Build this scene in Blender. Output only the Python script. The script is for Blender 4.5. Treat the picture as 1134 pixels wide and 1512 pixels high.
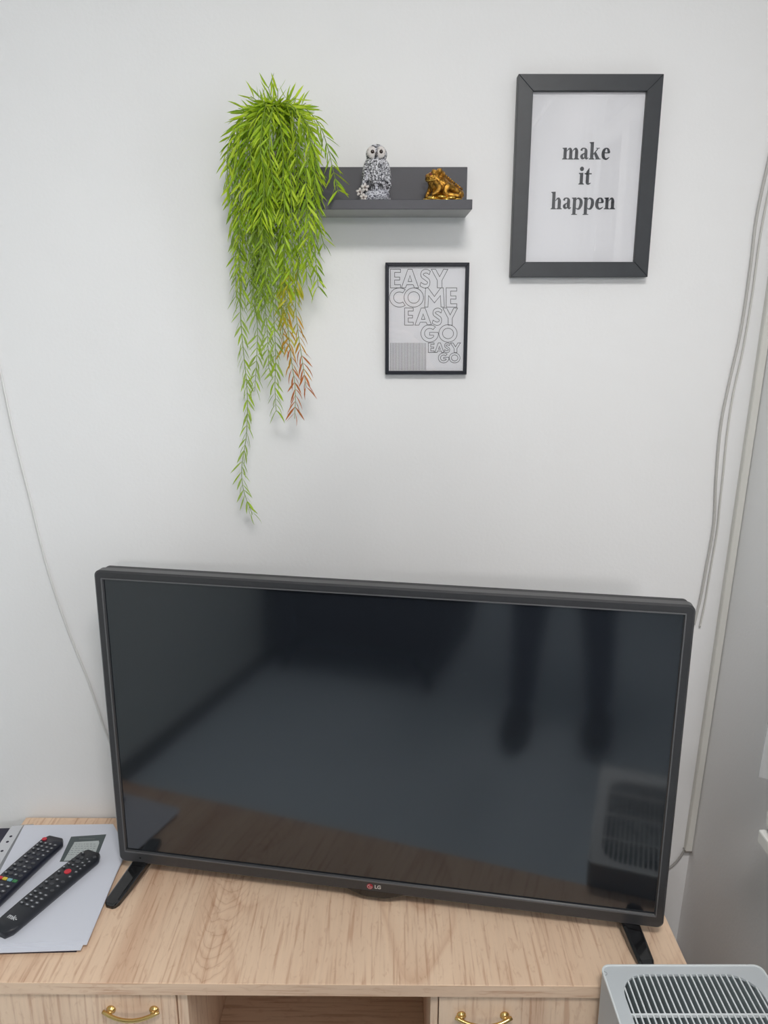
import bpy, bmesh, math, random
from mathutils import Vector, Matrix
for o in list(bpy.data.objects): bpy.data.objects.remove(o)
S = bpy.context.scene
COL = S.collection
R = math.radians
PI = math.pi
# ------------------------------------------------------------------ camera, light, exposure
CAM = Vector((0, -1.385, 1.60)); TH = R(14.3); F = 1136.0
cd = bpy.data.cameras.new('camera'); cam = bpy.data.objects.new('camera', cd); COL.objects.link(cam)
cam.location = CAM; cam.rotation_euler = (PI/2 - TH, 0, 0)
cd.sensor_fit = 'VERTICAL'; cd.sensor_height = 24; cd.lens = F/1512*24; cd.clip_start = 0.004
S.camera = cam
S.view_settings.view_transform = 'Standard'; S.view_settings.look = 'None'
S.view_settings.exposure = -0.68; S.view_settings.gamma = 1; S.view_settings.use_curve_mapping = False
w = bpy.data.worlds.new('world'); S.world = w; w.use_nodes = True
w.node_tree.nodes['Background'].inputs[0].default_value = (0.86, 0.93, 1.0, 1)
w.node_tree.nodes['Background'].inputs[1].default_value = 3.0
def area(name, loc, rot, sx, sy, energy, col):
    l = bpy.data.lights.new(name, 'AREA'); l.shape = 'RECTANGLE'; l.size = sx; l.size_y = sy; l.energy = energy; l.color = col
    o = bpy.data.objects.new(name, l); COL.objects.link(o); o.location = loc; o.rotation_euler = rot
    return o
area('window_daylight', (0.895, -1.325, 1.53), (0, R(90), 0), 1.40, 1.60, 19, (0.95, 0.98, 1.0))
area('added_rear_fill', (0.27, -4.33, 2.2), (R(84), 0, 0), .56, 0.42, 70, (1.0, 0.97, 0.945))  # added fill, shining in through a made-up rear window
area('added_ceiling_fill', (0.12, -1.50, 2.468), (0, 0, 0), 0.46, 0.46, 37, (1.0, 0.968, 0.94)).data.shape = 'DISK'  # added fill from above, keeps the back wall evenly bright

# ------------------------------------------------------------------ helpers
def at(px, py, Y):      # photograph direction (1134x1512) met with the plane y = Y
    u = (px-567)/F; v = -(py-756)/F
    r = Vector((u, math.cos(TH)+v*math.sin(TH), -math.sin(TH)+v*math.cos(TH)))
    return CAM + r*((Y-CAM.y)/r.y)
def atz(px, py, z):
    u = (px-567)/F; v = -(py-756)/F
    r = Vector((u, math.cos(TH)+v*math.sin(TH), -math.sin(TH)+v*math.cos(TH)))
    return CAM + r*((z-CAM.z)/r.z)
def nn(m): return m.node_tree.nodes, m.node_tree.links
def mat(name, col, rough=0.5, metal=0, spec=0.5, noise=0, nscale=20, bump=0, bscale=200, coat=0, ior=None, trans=0, sub=None):
    m = bpy.data.materials.new(name); m.use_nodes = True; n, l = nn(m); b = n['Principled BSDF']
    b.inputs['Base Color'].default_value = (*col, 1); b.inputs['Roughness'].default_value = rough
    b.inputs['Metallic'].default_value = metal; b.inputs['Specular IOR Level'].default_value = spec
    b.inputs['Coat Weight'].default_value = coat
    if ior: b.inputs['IOR'].default_value = ior
    if trans: b.inputs['Transmission Weight'].default_value = trans
    tc = n.new('ShaderNodeTexCoord')
    if noise:
        t = n.new('ShaderNodeTexNoise'); t.inputs['Scale'].default_value = nscale; t.inputs['Detail'].default_value = 5
        l.new(tc.outputs['Object'], t.inputs['Vector'])
        r = n.new('ShaderNodeMapRange'); r.inputs[1].default_value = .3; r.inputs[2].default_value = .7
        r.inputs[3].default_value = 1-noise; r.inputs[4].default_value = 1+noise; l.new(t.outputs[0], r.inputs[0])
        mx = n.new('ShaderNodeVectorMath'); mx.operation = 'SCALE'; mx.inputs[0].default_value = col
        l.new(r.outputs[0], mx.inputs['Scale']); l.new(mx.outputs[0], b.inputs['Base Color'])
    if bump:
        t2 = n.new('ShaderNodeTexNoise'); t2.inputs['Scale'].default_value = bscale; t2.inputs['Detail'].default_value = 4
        l.new(tc.outputs['Object'], t2.inputs['Vector'])
        bp = n.new('ShaderNodeBump'); bp.inputs['Strength'].default_value = bump; bp.inputs['Distance'].default_value = .002
        l.new(t2.outputs[0], bp.inputs['Height']); l.new(bp.outputs[0], b.inputs['Normal'])
    return m
def wood(name, along, cathedral=True, tone=1.0, off=(0, 0, 0), figure=None):
    """light sonoma-oak laminate, grain running along one axis"""
    m = bpy.data.materials.new(name); m.use_nodes = True; n, l = nn(m); b = n['Principled BSDF']
    tc = n.new('ShaderNodeTexCoord'); mp = n.new('ShaderNodeMapping'); l.new(tc.outputs['Object'], mp.inputs[0])
    mp.inputs['Location'].default_value = off
    def scaled(across, alongs):
        s = n.new('ShaderNodeVectorMath'); s.operation = 'MULTIPLY'; v = [across]*3; v[along] = alongs
        s.inputs[1].default_value = v; l.new(mp.outputs[0], s.inputs[0]); return s
    def noise(src, sc, det, dist=0):
        t = n.new('ShaderNodeTexNoise'); t.inputs['Scale'].default_value = sc; t.inputs['Detail'].default_value = det
        t.inputs['Distortion'].default_value = dist; l.new(src.outputs[0], t.inputs['Vector']); return t
    def tint(c): return (c**.62 if 0 < c < 1 else c, c, c**1.2 if 0 < c < 1 else c, 1)
    def ramp(src, stops):
        r = n.new('ShaderNodeValToRGB'); e = r.color_ramp.elements
        e[0].position, e[0].color = stops[0][0], tint(stops[0][1]); e[1].position, e[1].color = stops[-1][0], tint(stops[-1][1])
        for p, c in stops[1:-1]:
            x = e.new(p); x.color = tint(c)
        l.new(src.outputs[0], r.inputs[0]); return r
    def mix(a, b_, fac, mode='MULTIPLY'):
        x = n.new('ShaderNodeMix'); x.data_type = 'RGBA'; x.blend_type = mode; x.inputs[0].default_value = fac
        l.new(a, x.inputs[6]); l.new(b_, x.inputs[7]); return x.outputs[2]
    bands = ramp(noise(scaled(9, .7), 1.0, 3), [(.36, .72), (.47, .95), (.62, 1.04)])
    fine = ramp(noise(scaled(170, 7), 1.0, 3, .3), [(.34, .66), (.46, 1.0), (.7, 1.05)])
    flecks = ramp(noise(scaled(60, 22), 2.0, 2, 1.0), [(.30, .84), (.42, 1.0), (.8, 1.02)])
    # cathedral figure: contour lines of a slow, stretched noise, only in some strips
    big = noise(scaled(3.4, 1.5), 1.0, 1.5, .25)
    mu = n.new('ShaderNodeMath'); mu.operation = 'MULTIPLY'; mu.inputs[1].default_value = 22; l.new(big.outputs[0], mu.inputs[0])
    fr = n.new('ShaderNodeMath'); fr.operation = 'FRACT'; l.new(mu.outputs[0], fr.inputs[0])
    rings = ramp(fr, [(0.0, .74), (.16, .92), (.5, 1.02), (.9, 1.0), (1.0, .80)])
    base = n.new('ShaderNodeRGB'); base.outputs[0].default_value = (.84*tone, .625*tone, .455*tone, 1)
    c = mix(base.outputs[0], bands.outputs[0], .8); c = mix(c, fine.outputs[0], .8); c = mix(c, flecks.outputs[0], .8)
    if cathedral:
        msk = ramp(noise(scaled(3.6, .5), 1.0, 0), [(.56, 0), (.66, .75)])
        x = n.new('ShaderNodeMix'); x.data_type = 'RGBA'; x.blend_type = 'MULTIPLY'; l.new(msk.outputs[0], x.inputs[0])
        l.new(c, x.inputs[6]); l.new(rings.outputs[0], x.inputs[7]); c = x.outputs[2]
    if figure is not None:     # one knotty cathedral figure: nested arcs round a centre line x = figure
        def ma(op, a, b_=None, c_=None):
            x = n.new('ShaderNodeMath'); x.operation = op
            for i, q in enumerate((a, b_, c_)):
                if q is None: continue
                if isinstance(q, (int, float)): x.inputs[i].default_value = q
                else: l.new(q, x.inputs[i])
            return x.outputs[0]
        sp = n.new('ShaderNodeSeparateXYZ'); l.new(mp.outputs[0], sp.inputs[0])
        wob = noise(scaled(22, 16), 1.0, 3, .4)
        xw_ = ma('ADD', ma('SUBTRACT', sp.outputs[0], figure), ma('MULTIPLY', ma('SUBTRACT', wob.outputs[0], .5), .022))
        arc_ = ma('MULTIPLY', ma('MULTIPLY', xw_, xw_), 1500.0)
        ph = ma('FRACT', ma('ADD', ma('ADD', ma('MULTIPLY', sp.outputs[1], 42.0), ma('MULTIPLY', arc_, -1.0)), ma('MULTIPLY', wob.outputs[0], 2.6)))
        rg = n.new('ShaderNodeValToRGB'); e = rg.color_ramp.elements; e[0].position = 0; e[0].color = tint(.70); e[1].position = 1; e[1].color = tint(.90)
        x2 = e.new(.14); x2.color = tint(.97); x3 = e.new(.7); x3.color = (1.03, 1.03, 1.03, 1); l.new(ph, rg.inputs[0])
        near = n.new('ShaderNodeMapRange'); near.inputs[1].default_value = .050; near.inputs[2].default_value = .020; near.inputs[3].default_value = 0; near.inputs[4].default_value = .9
        l.new(ma('ABSOLUTE', xw_), near.inputs[0])
        x = n.new('ShaderNodeMix'); x.data_type = 'RGBA'; x.blend_type = 'MULTIPLY'; l.new(near.outputs[0], x.inputs[0]); l.new(c, x.inputs[6]); l.new(rg.outputs[0], x.inputs[7]); c = x.outputs[2]
    l.new(c, b.inputs['Base Color']); b.inputs['Roughness'].default_value = .45
    b.inputs['Specular IOR Level'].default_value = .35
    bp = n.new('ShaderNodeBump'); bp.inputs['Strength'].default_value = .25; bp.inputs['Distance'].default_value = .0006
    l.new(fine.outputs[0], bp.inputs['Height']); l.new(bp.outputs[0], b.inputs['Normal'])
    return m
def pane_mat(name, tint=1.0, ior=1.5):   # thin clear glass: mirror share by Fresnel, the rest passes straight through
    m = bpy.data.materials.new(name); m.use_nodes = True; n, l = nn(m)
    for x in list(n): n.remove(x)
    o = n.new('ShaderNodeOutputMaterial'); mx = n.new('ShaderNodeMixShader'); f = n.new('ShaderNodeFresnel'); f.inputs[0].default_value = ior
    g = n.new('ShaderNodeBsdfGlossy'); g.inputs['Roughness'].default_value = .02; t = n.new('ShaderNodeBsdfTransparent')
    t.inputs[0].default_value = (tint, tint, tint, 1)
    l.new(f.outputs[0], mx.inputs[0]); l.new(t.outputs[0], mx.inputs[1]); l.new(g.outputs[0], mx.inputs[2]); l.new(mx.outputs[0], o.inputs[0])
    return m
def sheer_mat(name, col, through):
    m = bpy.data.materials.new(name); m.use_nodes = True; n, l = nn(m)
    for x in list(n): n.remove(x)
    o = n.new('ShaderNodeOutputMaterial'); a = n.new('ShaderNodeMixShader'); b = n.new('ShaderNodeMixShader')
    d = n.new('ShaderNodeBsdfDiffuse'); t = n.new('ShaderNodeBsdfTranslucent'); tr = n.new('ShaderNodeBsdfTransparent')
    d.inputs[0].default_value = (*col, 1); t.inputs[0].default_value = (*col, 1); a.inputs[0].default_value = .55
    l.new(d.outputs[0], a.inputs[1]); l.new(t.outputs[0], a.inputs[2]); b.inputs[0].default_value = through
    l.new(a.outputs[0], b.inputs[1]); l.new(tr.outputs[0], b.inputs[2]); l.new(b.outputs[0], o.inputs[0])
    return m
def leaf_mat(name, col):
    m = mat(name, col, .5, noise=.16, nscale=60); n, l = nn(m); b = n['Principled BSDF']
    out = [x for x in n if x.type == 'OUTPUT_MATERIAL'][0]
    t = n.new('ShaderNodeBsdfTranslucent'); t.inputs[0].default_value = (*[min(1, c*1.25) for c in col], 1)
    mx = n.new('ShaderNodeMixShader'); mx.inputs[0].default_value = .28
    l.new(b.outputs[0], mx.inputs[1]); l.new(t.outputs[0], mx.inputs[2]); l.new(mx.outputs[0], out.inputs[0])
    return m

def link(name, me, parent=None, m=None):
    o = bpy.data.objects.new(name, me); COL.objects.link(o)
    if m is not None and not me.materials: me.materials.append(m)
    if parent: o.parent = parent
    return o
def obj(name, bm, m, parent=None, smooth=False, loc=None, recalc=True):
    if recalc: bmesh.ops.recalc_face_normals(bm, faces=bm.faces[:])
    me = bpy.data.meshes.new(name); bm.to_mesh(me); bm.free()
    if smooth:
        for p in me.polygons: p.use_smooth = True
    for mm in (m if isinstance(m, (list, tuple)) else [m]): me.materials.append(mm)
    o = link(name, me, parent)
    if loc is not None: o.location = loc
    return o
def thing(name, label, cat, loc=(0, 0, 0), rotz=0, group=None, rot=None):
    o = bpy.data.objects.new(name, None); COL.objects.link(o); o.location = loc
    o.rotation_euler = rot if rot else (0, 0, rotz); o.empty_display_size = .05
    return tag(o, label, cat, group)
def tag(o, label, cat, group=None):
    o['label'] = label; o['category'] = cat
    if group: o['group'] = group
    return o
def struct(o): o['kind'] = 'structure'; return o
def B(): return bmesh.new()
def box(bm, x0, x1, y0, y1, z0, z1, bev=0, seg=2, M=None):
    vs = [bm.verts.new((x, y, z)) for x in (x0, x1) for y in (y0, y1) for z in (z0, z1)]
    fs = [bm.faces.new([vs[i] for i in q]) for q in ((0, 1, 3, 2), (4, 6, 7, 5), (0, 4, 5, 1), (2, 3, 7, 6), (0, 2, 6, 4), (1, 5, 7, 3))]
    if bev:
        es = list({e for f in fs for e in f.edges})
        r = bmesh.ops.bevel(bm, geom=es, offset=bev, segments=seg, affect='EDGES', profile=.5)
        vs = list({v for f in r['faces'] for v in f.verts} | {v for v in vs if v.is_valid})
    if M is not None: bmesh.ops.transform(bm, matrix=M, verts=[v for v in vs if v.is_valid])
    return vs
def catmull(pts, sub=6):
    P = [Vector(p) for p in pts]; out = []
    for i in range(len(P)-1):
        a, b, c, d = P[max(i-1, 0)], P[i], P[i+1], P[min(i+2, len(P)-1)]
        for k in range(sub):
            t = k/sub
            out.append(.5*((2*b)+(c-a)*t+(2*a-5*b+4*c-d)*t*t+(3*b-a-3*c+d)*t**3))
    out.append(P[-1]); return out
def tube(bm, pts, r, seg=8, r1=None, cap=True, flat=1.0):
    n = len(pts); rings = []; ref = None
    for i, p in enumerate(pts):
        t = (Vector(pts[min(i+1, n-1)])-Vector(pts[max(i-1, 0)])).normalized()
        if ref is None:
            ref = Vector((0, 0, 1)) if abs(t.z) < .9 else Vector((0, 1, 0))
        u = (ref - t*ref.dot(t)).normalized(); v = t.cross(u); ref = u
        rr = r if r1 is None else r+(r1-r)*i/(n-1)
        if callable(r): rr = r(i/(n-1))
        rings.append([bm.verts.new(Vector(p)+u*(rr*math.cos(2*PI*k/seg))+v*(rr*flat*math.sin(2*PI*k/seg))) for k in range(seg)])
    for a, b in zip(rings, rings[1:]):
        for k in range(seg): bm.faces.new((a[k], a[(k+1) % seg], b[(k+1) % seg], b[k]))
    if cap: bm.faces.new(rings[0][::-1]); bm.faces.new(rings[-1])
def lathe(bm, prof, seg=32, M=None):
    rings = []; allv = []
    for r, z in prof:
        ring = [bm.verts.new((r*math.cos(2*PI*k/seg), r*math.sin(2*PI*k/seg), z)) for k in range(seg)] if r > 1e-6 else [bm.verts.new((0, 0, z))]
        rings.append(ring); allv += ring
    for a, b in zip(rings, rings[1:]):
        for k in range(seg):
            k2 = (k+1) % seg
            if len(a) == 1 and len(b) > 1: bm.faces.new((a[0], b[k2], b[k]))
            elif len(b) == 1 and len(a) > 1: bm.faces.new((a[k], a[k2], b[0]))
            elif len(a) > 1: bm.faces.new((a[k], a[k2], b[k2], b[k]))
    if len(rings[0]) > 1: bm.faces.new(rings[0][::-1])
    if len(rings[-1]) > 1: bm.faces.new(rings[-1])
    if M is not None: bmesh.ops.transform(bm, matrix=M, verts=allv)
def ell(bm, c, r, M=None, u=20, v=14):
    mt = Matrix.Translation(c) @ (M if M is not None else Matrix()) @ Matrix.Diagonal((*r, 1))
    bmesh.ops.create_uvsphere(bm, u_segments=u, v_segments=v, radius=1, matrix=mt)
def prism(bm, poly, z0, z1, M=None, scale_top=1):
    a = [bm.verts.new((x, y, z0)) for x, y in poly]; b = [bm.verts.new((x*scale_top, y*scale_top, z1)) for x, y in poly]
    n = len(poly)
    bm.faces.new(a[::-1]); bm.faces.new(b)
    for i in range(n): bm.faces.new((a[i], a[(i+1) % n], b[(i+1) % n], b[i]))
    if M is not None: bmesh.ops.transform(bm, matrix=M, verts=a+b)
def rrect(x0, x1, y0, y1, r, n=6):
    out = []
    for cx, cy, a0 in ((x1-r, y1-r, 0), (x0+r, y1-r, 90), (x0+r, y0+r, 180), (x1-r, y0+r, 270)):
        for k in range(n+1):
            a = R(a0+90*k/n); out.append((cx+r*math.cos(a), cy+r*math.sin(a)))
    return out
def ringprism(bm, outer, inner, z0, z1, M=None):
    n = len(outer); vs = []
    L = [[bm.verts.new((x, y, z)) for x, y in pl] for pl in (outer, inner) for z in (z0, z1)]
    o0, o1, i0, i1 = L
    for k in range(n):
        j = (k+1) % n
        bm.faces.new((o0[k], o0[j], o1[j], o1[k])); bm.faces.new((i0[j], i0[k], i1[k], i1[j]))
        bm.faces.new((o1[k], o1[j], i1[j], i1[k])); bm.faces.new((o0[j], o0[k], i0[k], i0[j]))
    if M is not None: bmesh.ops.transform(bm, matrix=M, verts=sum(L, []))
def modif(o, kind, **kw):
    m = o.modifiers.new(kind.lower(), kind)
    for k, v in kw.items(): setattr(m, k, v)
    return m
def bake(o):     # modifiers applied so the saved object is one plain mesh
    dg = bpy.context.evaluated_depsgraph_get(); dg.update()
    me = bpy.data.meshes.new_from_object(o.evaluated_get(dg)); old = o.data
    o.modifiers.clear(); o.data = me
    if old.users == 0: bpy.data.meshes.remove(old)
    return o
def ribbon(bm, pts, wd, closed=False, z=0):   # flat printed line in the xy plane; wd number or per-point list
    n = len(pts); L = []; Rr = []
    for i, p in enumerate(pts):
        a = pts[(i-1) % n] if (closed or i > 0) else p; b = pts[(i+1) % n] if (closed or i < n-1) else p
        if closed or 0 < i < n-1:
            d1 = Vector((p[0]-a[0], p[1]-a[1])).normalized(); d2 = Vector((b[0]-p[0], b[1]-p[1])).normalized()
            nn1 = Vector((-d1.y, d1.x)); nn2 = Vector((-d2.y, d2.x)); m = (nn1+nn2)
            m = m.normalized() if m.length > 1e-6 else nn1
            k = 1/max(.45, m.dot(nn1)); off = m*k
        else:
            d = Vector((b[0]-a[0], b[1]-a[1])).normalized(); off = Vector((-d.y, d.x))
        h = (wd[i] if isinstance(wd, (list, tuple)) else wd)/2
        L.append(bm.verts.new((p[0]+off.x*h, p[1]+off.y*h, z))); Rr.append(bm.verts.new((p[0]-off.x*h, p[1]-off.y*h, z)))
    for i in range(n if closed else n-1):
        j = (i+1) % n
        bm.faces.new((L[i], L[j], Rr[j], Rr[i]))
    return L+Rr
def text_mesh(name, s, size, m, parent, M, depth=.0002):
    c = bpy.data.curves.new(name, 'FONT'); c.body = s; c.size = size; c.align_x = 'CENTER'; c.align_y = 'CENTER'; c.extrude = depth; c.offset = size*.02
    t = bpy.data.objects.new(name, c); COL.objects.link(t)
    dg = bpy.context.evaluated_depsgraph_get(); dg.update(); me = bpy.data.meshes.new_from_object(t.evaluated_get(dg))
    bpy.data.objects.remove(t); bpy.data.curves.remove(c)
    me.transform(M); me.materials.clear(); me.materials.append(m)
    return link(name, me, parent)

# ------------------------------------------------------------------ materials
M_wall = mat('wall_paint', (.86, .86, .865), .75, spec=.25, noise=.012, nscale=2.5, bump=.12, bscale=160)
M_ceil = mat('ceiling_paint', (.88, .88, .87), .9)
M_floor = mat('floor_carpet', (.66, .76, .85), .95, noise=.05, nscale=120, bump=.4, bscale=400)
M_woodY = wood('oak_grain_deep', 1); M_woodX = wood('oak_grain_wide', 0, False, .92); M_woodZ = wood('oak_grain_upright', 2, False, .92, (.3, .2, .1))
M_whitepl = mat('white_plastic', (.80, .80, .78), .4)
M_trunk = mat('trunking_plastic', (.70, .69, .65), .45)
M_frameblk = mat('black_frame_wood', (.028, .032, .038), .42, noise=.06, nscale=80)
M_framethin = mat('thin_frame_black', (.010, .012, .020), .45, spec=.3)
M_print = mat('print_paper', (.82, .83, .87), .6)
M_ink = mat('grey_ink', (.035, .04, .05), .6); M_line = mat('line_ink', (.05, .05, .055), .7)
M_pane = pane_mat('picture_glass', .99, 1.4)
M_shelf = mat('shelf_graphite', (.052, .052, .064), .5, noise=.04, nscale=60)
M_gold = mat('brass', (.75, .52, .2), .22, 1)
M_tvblk = mat('tv_bezel_plastic', (.040, .040, .043), .28, noise=.05, nscale=200)
M_tvback = mat('tv_back_plastic', (.018, .018, .02), .5)
M_gloss = mat('tv_gloss_black', (.006, .006, .007), .08, coat=.5)
M_screen = mat('tv_screen', (.011, .0135, .018), .09, ior=1.8)
M_rubber = mat('black_rubber', (.015, .015, .015), .8)

# ------------------------------------------------------------------ room shell
XL, YR, ZC = -1.33, -4.2, 2.55
def xw(z): return .624+.031*z          # the window wall leans out a little
def shear(bm):
    for v in bm.verts: v.co.x += .031*v.co.z
def room_box(name, m, *a, sh=False, bev=0):
    bm = B(); box(bm, *a, bev=bev)
    if sh: shear(bm)
    return struct(obj(name, bm, m))
room_box('floor', M_floor, XL-.1, .624+.4, YR-.1, .1, -.1, 0)
room_box('ceiling', M_ceil, XL-.1, .624+.4, YR-.1, .1, ZC, ZC+.1)
room_box('wall_back', M_wall, XL-.1, .95, 0, .1, 0, ZC)
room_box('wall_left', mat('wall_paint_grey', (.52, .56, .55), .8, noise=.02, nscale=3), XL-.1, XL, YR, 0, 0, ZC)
# window wall on the right, opening y -2.05..-.46, z .84..2.25
WY0, WY1, WZ0, WZ1 = -2.15, -.50, .80, 2.25
bm = B()
for a in ((WY1, 0, 0, ZC), (YR, WY0, 0, ZC), (WY0, WY1, 0, WZ0), (WY0, WY1, WZ1, ZC)):
    box(bm, .624, .624+.22, *a)
shear(bm); struct(obj('wall_right', bm, M_wall))
# rear wall with an opening for the added high window
bm = B(); RX0, RX1, RZ0, RZ1 = -.04, .58, 1.98, 2.42
for a in ((XL, RX0, 0, ZC), (RX1, .624+.1, 0, ZC), (RX0, RX1, 0, RZ0), (RX0, RX1, RZ1, ZC)):
    box(bm, a[0], a[1], YR-.1, YR, a[2], a[3])
struct(obj('wall_rear', bm, M_wall))
M_base = mat('baseboard_white', (.7, .7, .68), .5)
room_box('baseboard_left', mat('baseboard_dark', (.09, .09, .085), .6), XL, XL+.015, YR, 0, 0, .07, bev=.003)
room_box('baseboard_back', M_base, XL+.015, .622, -.015, 0, 0, .07, bev=.003)
# windows
def window(name, M, W, H):
    """local: x along the opening, z up, y outwards"""
    fr = bpy.data.objects.new(name, None); COL.objects.link(fr); fr.location = M.translation; struct(fr)
    Ml = Matrix.Translation(-M.translation) @ M
    def part(nm, bm, m):
        bmesh.ops.transform(bm, matrix=Ml, verts=bm.verts)
        return obj(nm, bm, m, fr)
    bm = B()
    for a in ((0, W, 0, .06), (0, W, H-.06, H), (0, .06, .06, H-.06), (W-.06, W, .06, H-.06), (W/2-.04, W/2+.04, .06, H-.06)):
        box(bm, a[0], a[1], .10, .16, a[2], a[3], .004, 1)
    part('window_frame', bm, M_whitepl)
    for x0, x1 in ((.06, W/2-.04), (W/2+.04, W-.06)):
        bm = B(); box(bm, x0, x1, .125, .129, .06, H-.06); part('window_pane', bm, M_pane2)
    bm = B(); box(bm, W/2-.012, W/2+.012, .085, .101, H/2-.03, H/2+.03, .003); box(bm, W/2-.009, W/2+.009, .070, .086, H/2-.12, H/2+.01, .004)
    part('window_handle', bm, M_whitepl)
M_pane2 = pane_mat('window_glass', .97)
window('window_1', Matrix.Translation((xw(1.5), WY0, WZ0)) @ Matrix(((0, 1, 0, 0), (1, 0, 0, 0), (0, 0, 1, 0), (0, 0, 0, 1))), WY1-WY0, WZ1-WZ0)
window('added_window_2', Matrix.Translation((RX0, YR+.04, RZ0)) @ Matrix.Diagonal((1, -1, 1, 1)), RX1-RX0, RZ1-RZ0)  # high rear window made up to let fill light onto the back wall

t = thing('added_ceiling_light', 'flat round white ceiling light, made up to brighten the back wall', 'lamp', (.12, -1.50, ZC))  # unseen fixture, added to go with the overhead fill
bm = B(); lathe(bm, [(0, 0), (.25, 0), (.25, -.05), (.242, -.06), (.236, -.06), (.236, -.05), (0, -.05)][::-1], 48); obj('housing', bm, M_whitepl, t, True)
bm = B(); lathe(bm, [(0, -.052), (.235, -.052), (.235, -.062), (.20, -.070), (0, -.076)][::-1], 48); obj('diffuser', bm, mat('added_lamp_opal', (.9, .9, .88), .4), t, True)
# ------------------------------------------------------------------ window sill, curtain
bm = B(); q = atz(1120, 1224, .845)
sx = q.x; sy = q.y
box(bm, sx, .624+.0265, WY0-.05, sy, .823, .845, .0025)
sill = struct(obj('trim_1', bm, mat('sill_white', (.80, .80, .77), .35)))
def curtain(y0, y1, x, z0, z1, folds, amp, label, group=None):
    bm = B(); n = folds*10; rows = 14; g = []
    for j in range(rows+1):
        t = j/rows; row = []
        for i in range(n+1):
            s = i/n; a = amp*(.5+.5*t)
            row.append(bm.verts.new((x+.031*(z1-(z1-z0)*t)+a*math.sin(2*PI*folds*s+.6*math.sin(3*t+s*5)), y0+(y1-y0)*s+.3*a*math.cos(4*PI*folds*s), z1-(z1-z0)*t)))
        g.append(row)
    for j in range(rows):
        for i in range(n): bm.faces.new((g[j][i], g[j][i+1], g[j+1][i+1], g[j+1][i]))
    o = obj('curtain', bm, M_sheer, None, True); return tag(o, label, 'curtain', group)
M_sheer = sheer_mat('sheer_fabric', (.88, .89, .9), .5)
c1 = curtain(-.72, -.300, .5705, .905, 2.40, 6, .016, 'white sheer curtain hanging over the near end of the window, hem just above the sill')
c2 = curtain(-2.25, -1.12, .585, .875, 2.40, 13, .018, 'white sheer curtain bunched at the far end of the window away from the television')
bm = B(); tube(bm, [(.585+.075, -2.4, 2.42), (.585+.075, -.2, 2.42)], .011, 12)
for y in (-2.3, -.25): box(bm, .66, .624+.031*2.42+.001, y-.01, y+.01, 2.41, 2.43)
tag(obj('curtain_rail', bm, M_whitepl, None, True), 'white round curtain rail above the window', 'curtain rail')
# white handle block of the window on the sill
t = thing('window_latch', 'small white plastic window latch on the end of the sill at right edge', 'latch', (sx+.014, sy-.006, .845))
bm = B(); box(bm, -.004, .045, -.04, .0, 0, .009, .002); obj('latch_base', bm, mat('latch_grey', (.16, .14, .13), .5), t)
bm = B(); box(bm, -.010, .045, -.045, .003, .009, .040, .008, 3); obj('latch_cap', bm, M_whitepl, t)

# ------------------------------------------------------------------ trunking and wall cables
a = at(1012, 1252, 0); zb = a.z
t = thing('cable_trunking', 'white plastic cable trunking running up the wall corner right of the television', 'trunking', (.624, 0, zb))
bm = B(); box(bm, -.0145, -.0005, -.011, 0, 0, ZC-zb-.002, .0012)
for v in bm.verts: v.co.x += .031*(v.co.z+zb)
obj('channel', bm, M_trunk, t)
bm = B(); box(bm, -.0135, -.0015, -.0125, -.011, 0, ZC-zb-.002, .0005, 1)
for v in bm.verts: v.co.x += .031*(v.co.z+zb)
obj('snap_cover', bm, mat('trunk_cover', (.74, .73, .69), .4), t)
bm = B(); box(bm, -.0155, -.001, -.0128, 0, -.002, .002, .0006)
for v in bm.verts: v.co.x += .031*(v.co.z+zb)
obj('end_cap', bm, mat('trunk_dark', (.22, .20, .18), .5), t)
def wall_cable(px, r, m, label, d=.004, sub=6, extra=None):
    pts = [at(x, y, -d) for x, y in px]
    if extra: pts += [Vector(e) for e in extra]
    bm = B(); tube(bm, catmull(pts, sub), r, 8)
    return tag(obj('cable', bm, m, None, True), label, 'cable')
M_cab = mat('white_cable', (.74, .74, .73), .45); M_cabg = mat('grey_cable', (.36, .35, .34), .5)
wall_cable([(-40, 330), (-12, 480), (0, 545), (20, 640), (45, 740), (70, 840), (100, 930), (130, 1005), (155, 1078), (185, 1150)], .0021, M_cab, 'thin white cable slanting down the wall left of the television', .003)
k = 174/376.
C1 = [(390, 30), (376, 90), (340, 260), (320, 420), (290, 620), (250, 800), (225, 930), (210, 1100), (203, 1240), (175, 1400), (160, 1480), (140, 1560)]
C2 = [(400, 90), (380, 170), (350, 330), (327, 500), (297, 680), (266, 820), (246, 950), (233, 1080), (222, 1180), (214, 1260), (190, 1400), (175, 1490), (158, 1570)]
wall_cable([(960+x*k, 200+y*k) for x, y in C1], .0026, mat('cable_offwhite', (.50, .49, .47), .5), 'off-white cable on the wall right of the big frame, left one of two', .004)
wall_cable([(960+x*k, 200+y*k) for x, y in C2], .0019, mat('cable_pale', (.62, .61, .58), .5), 'thinner pale cable beside the trunking, right one of two', .0035)
wall_cable([(1014, 1249), (1009, 1258), (1001, 1270), (989, 1281), (970, 1288), (940, 1290)], .0024, M_cabg, 'short grey cable curving from the trunking end to behind the television', .006)

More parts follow.
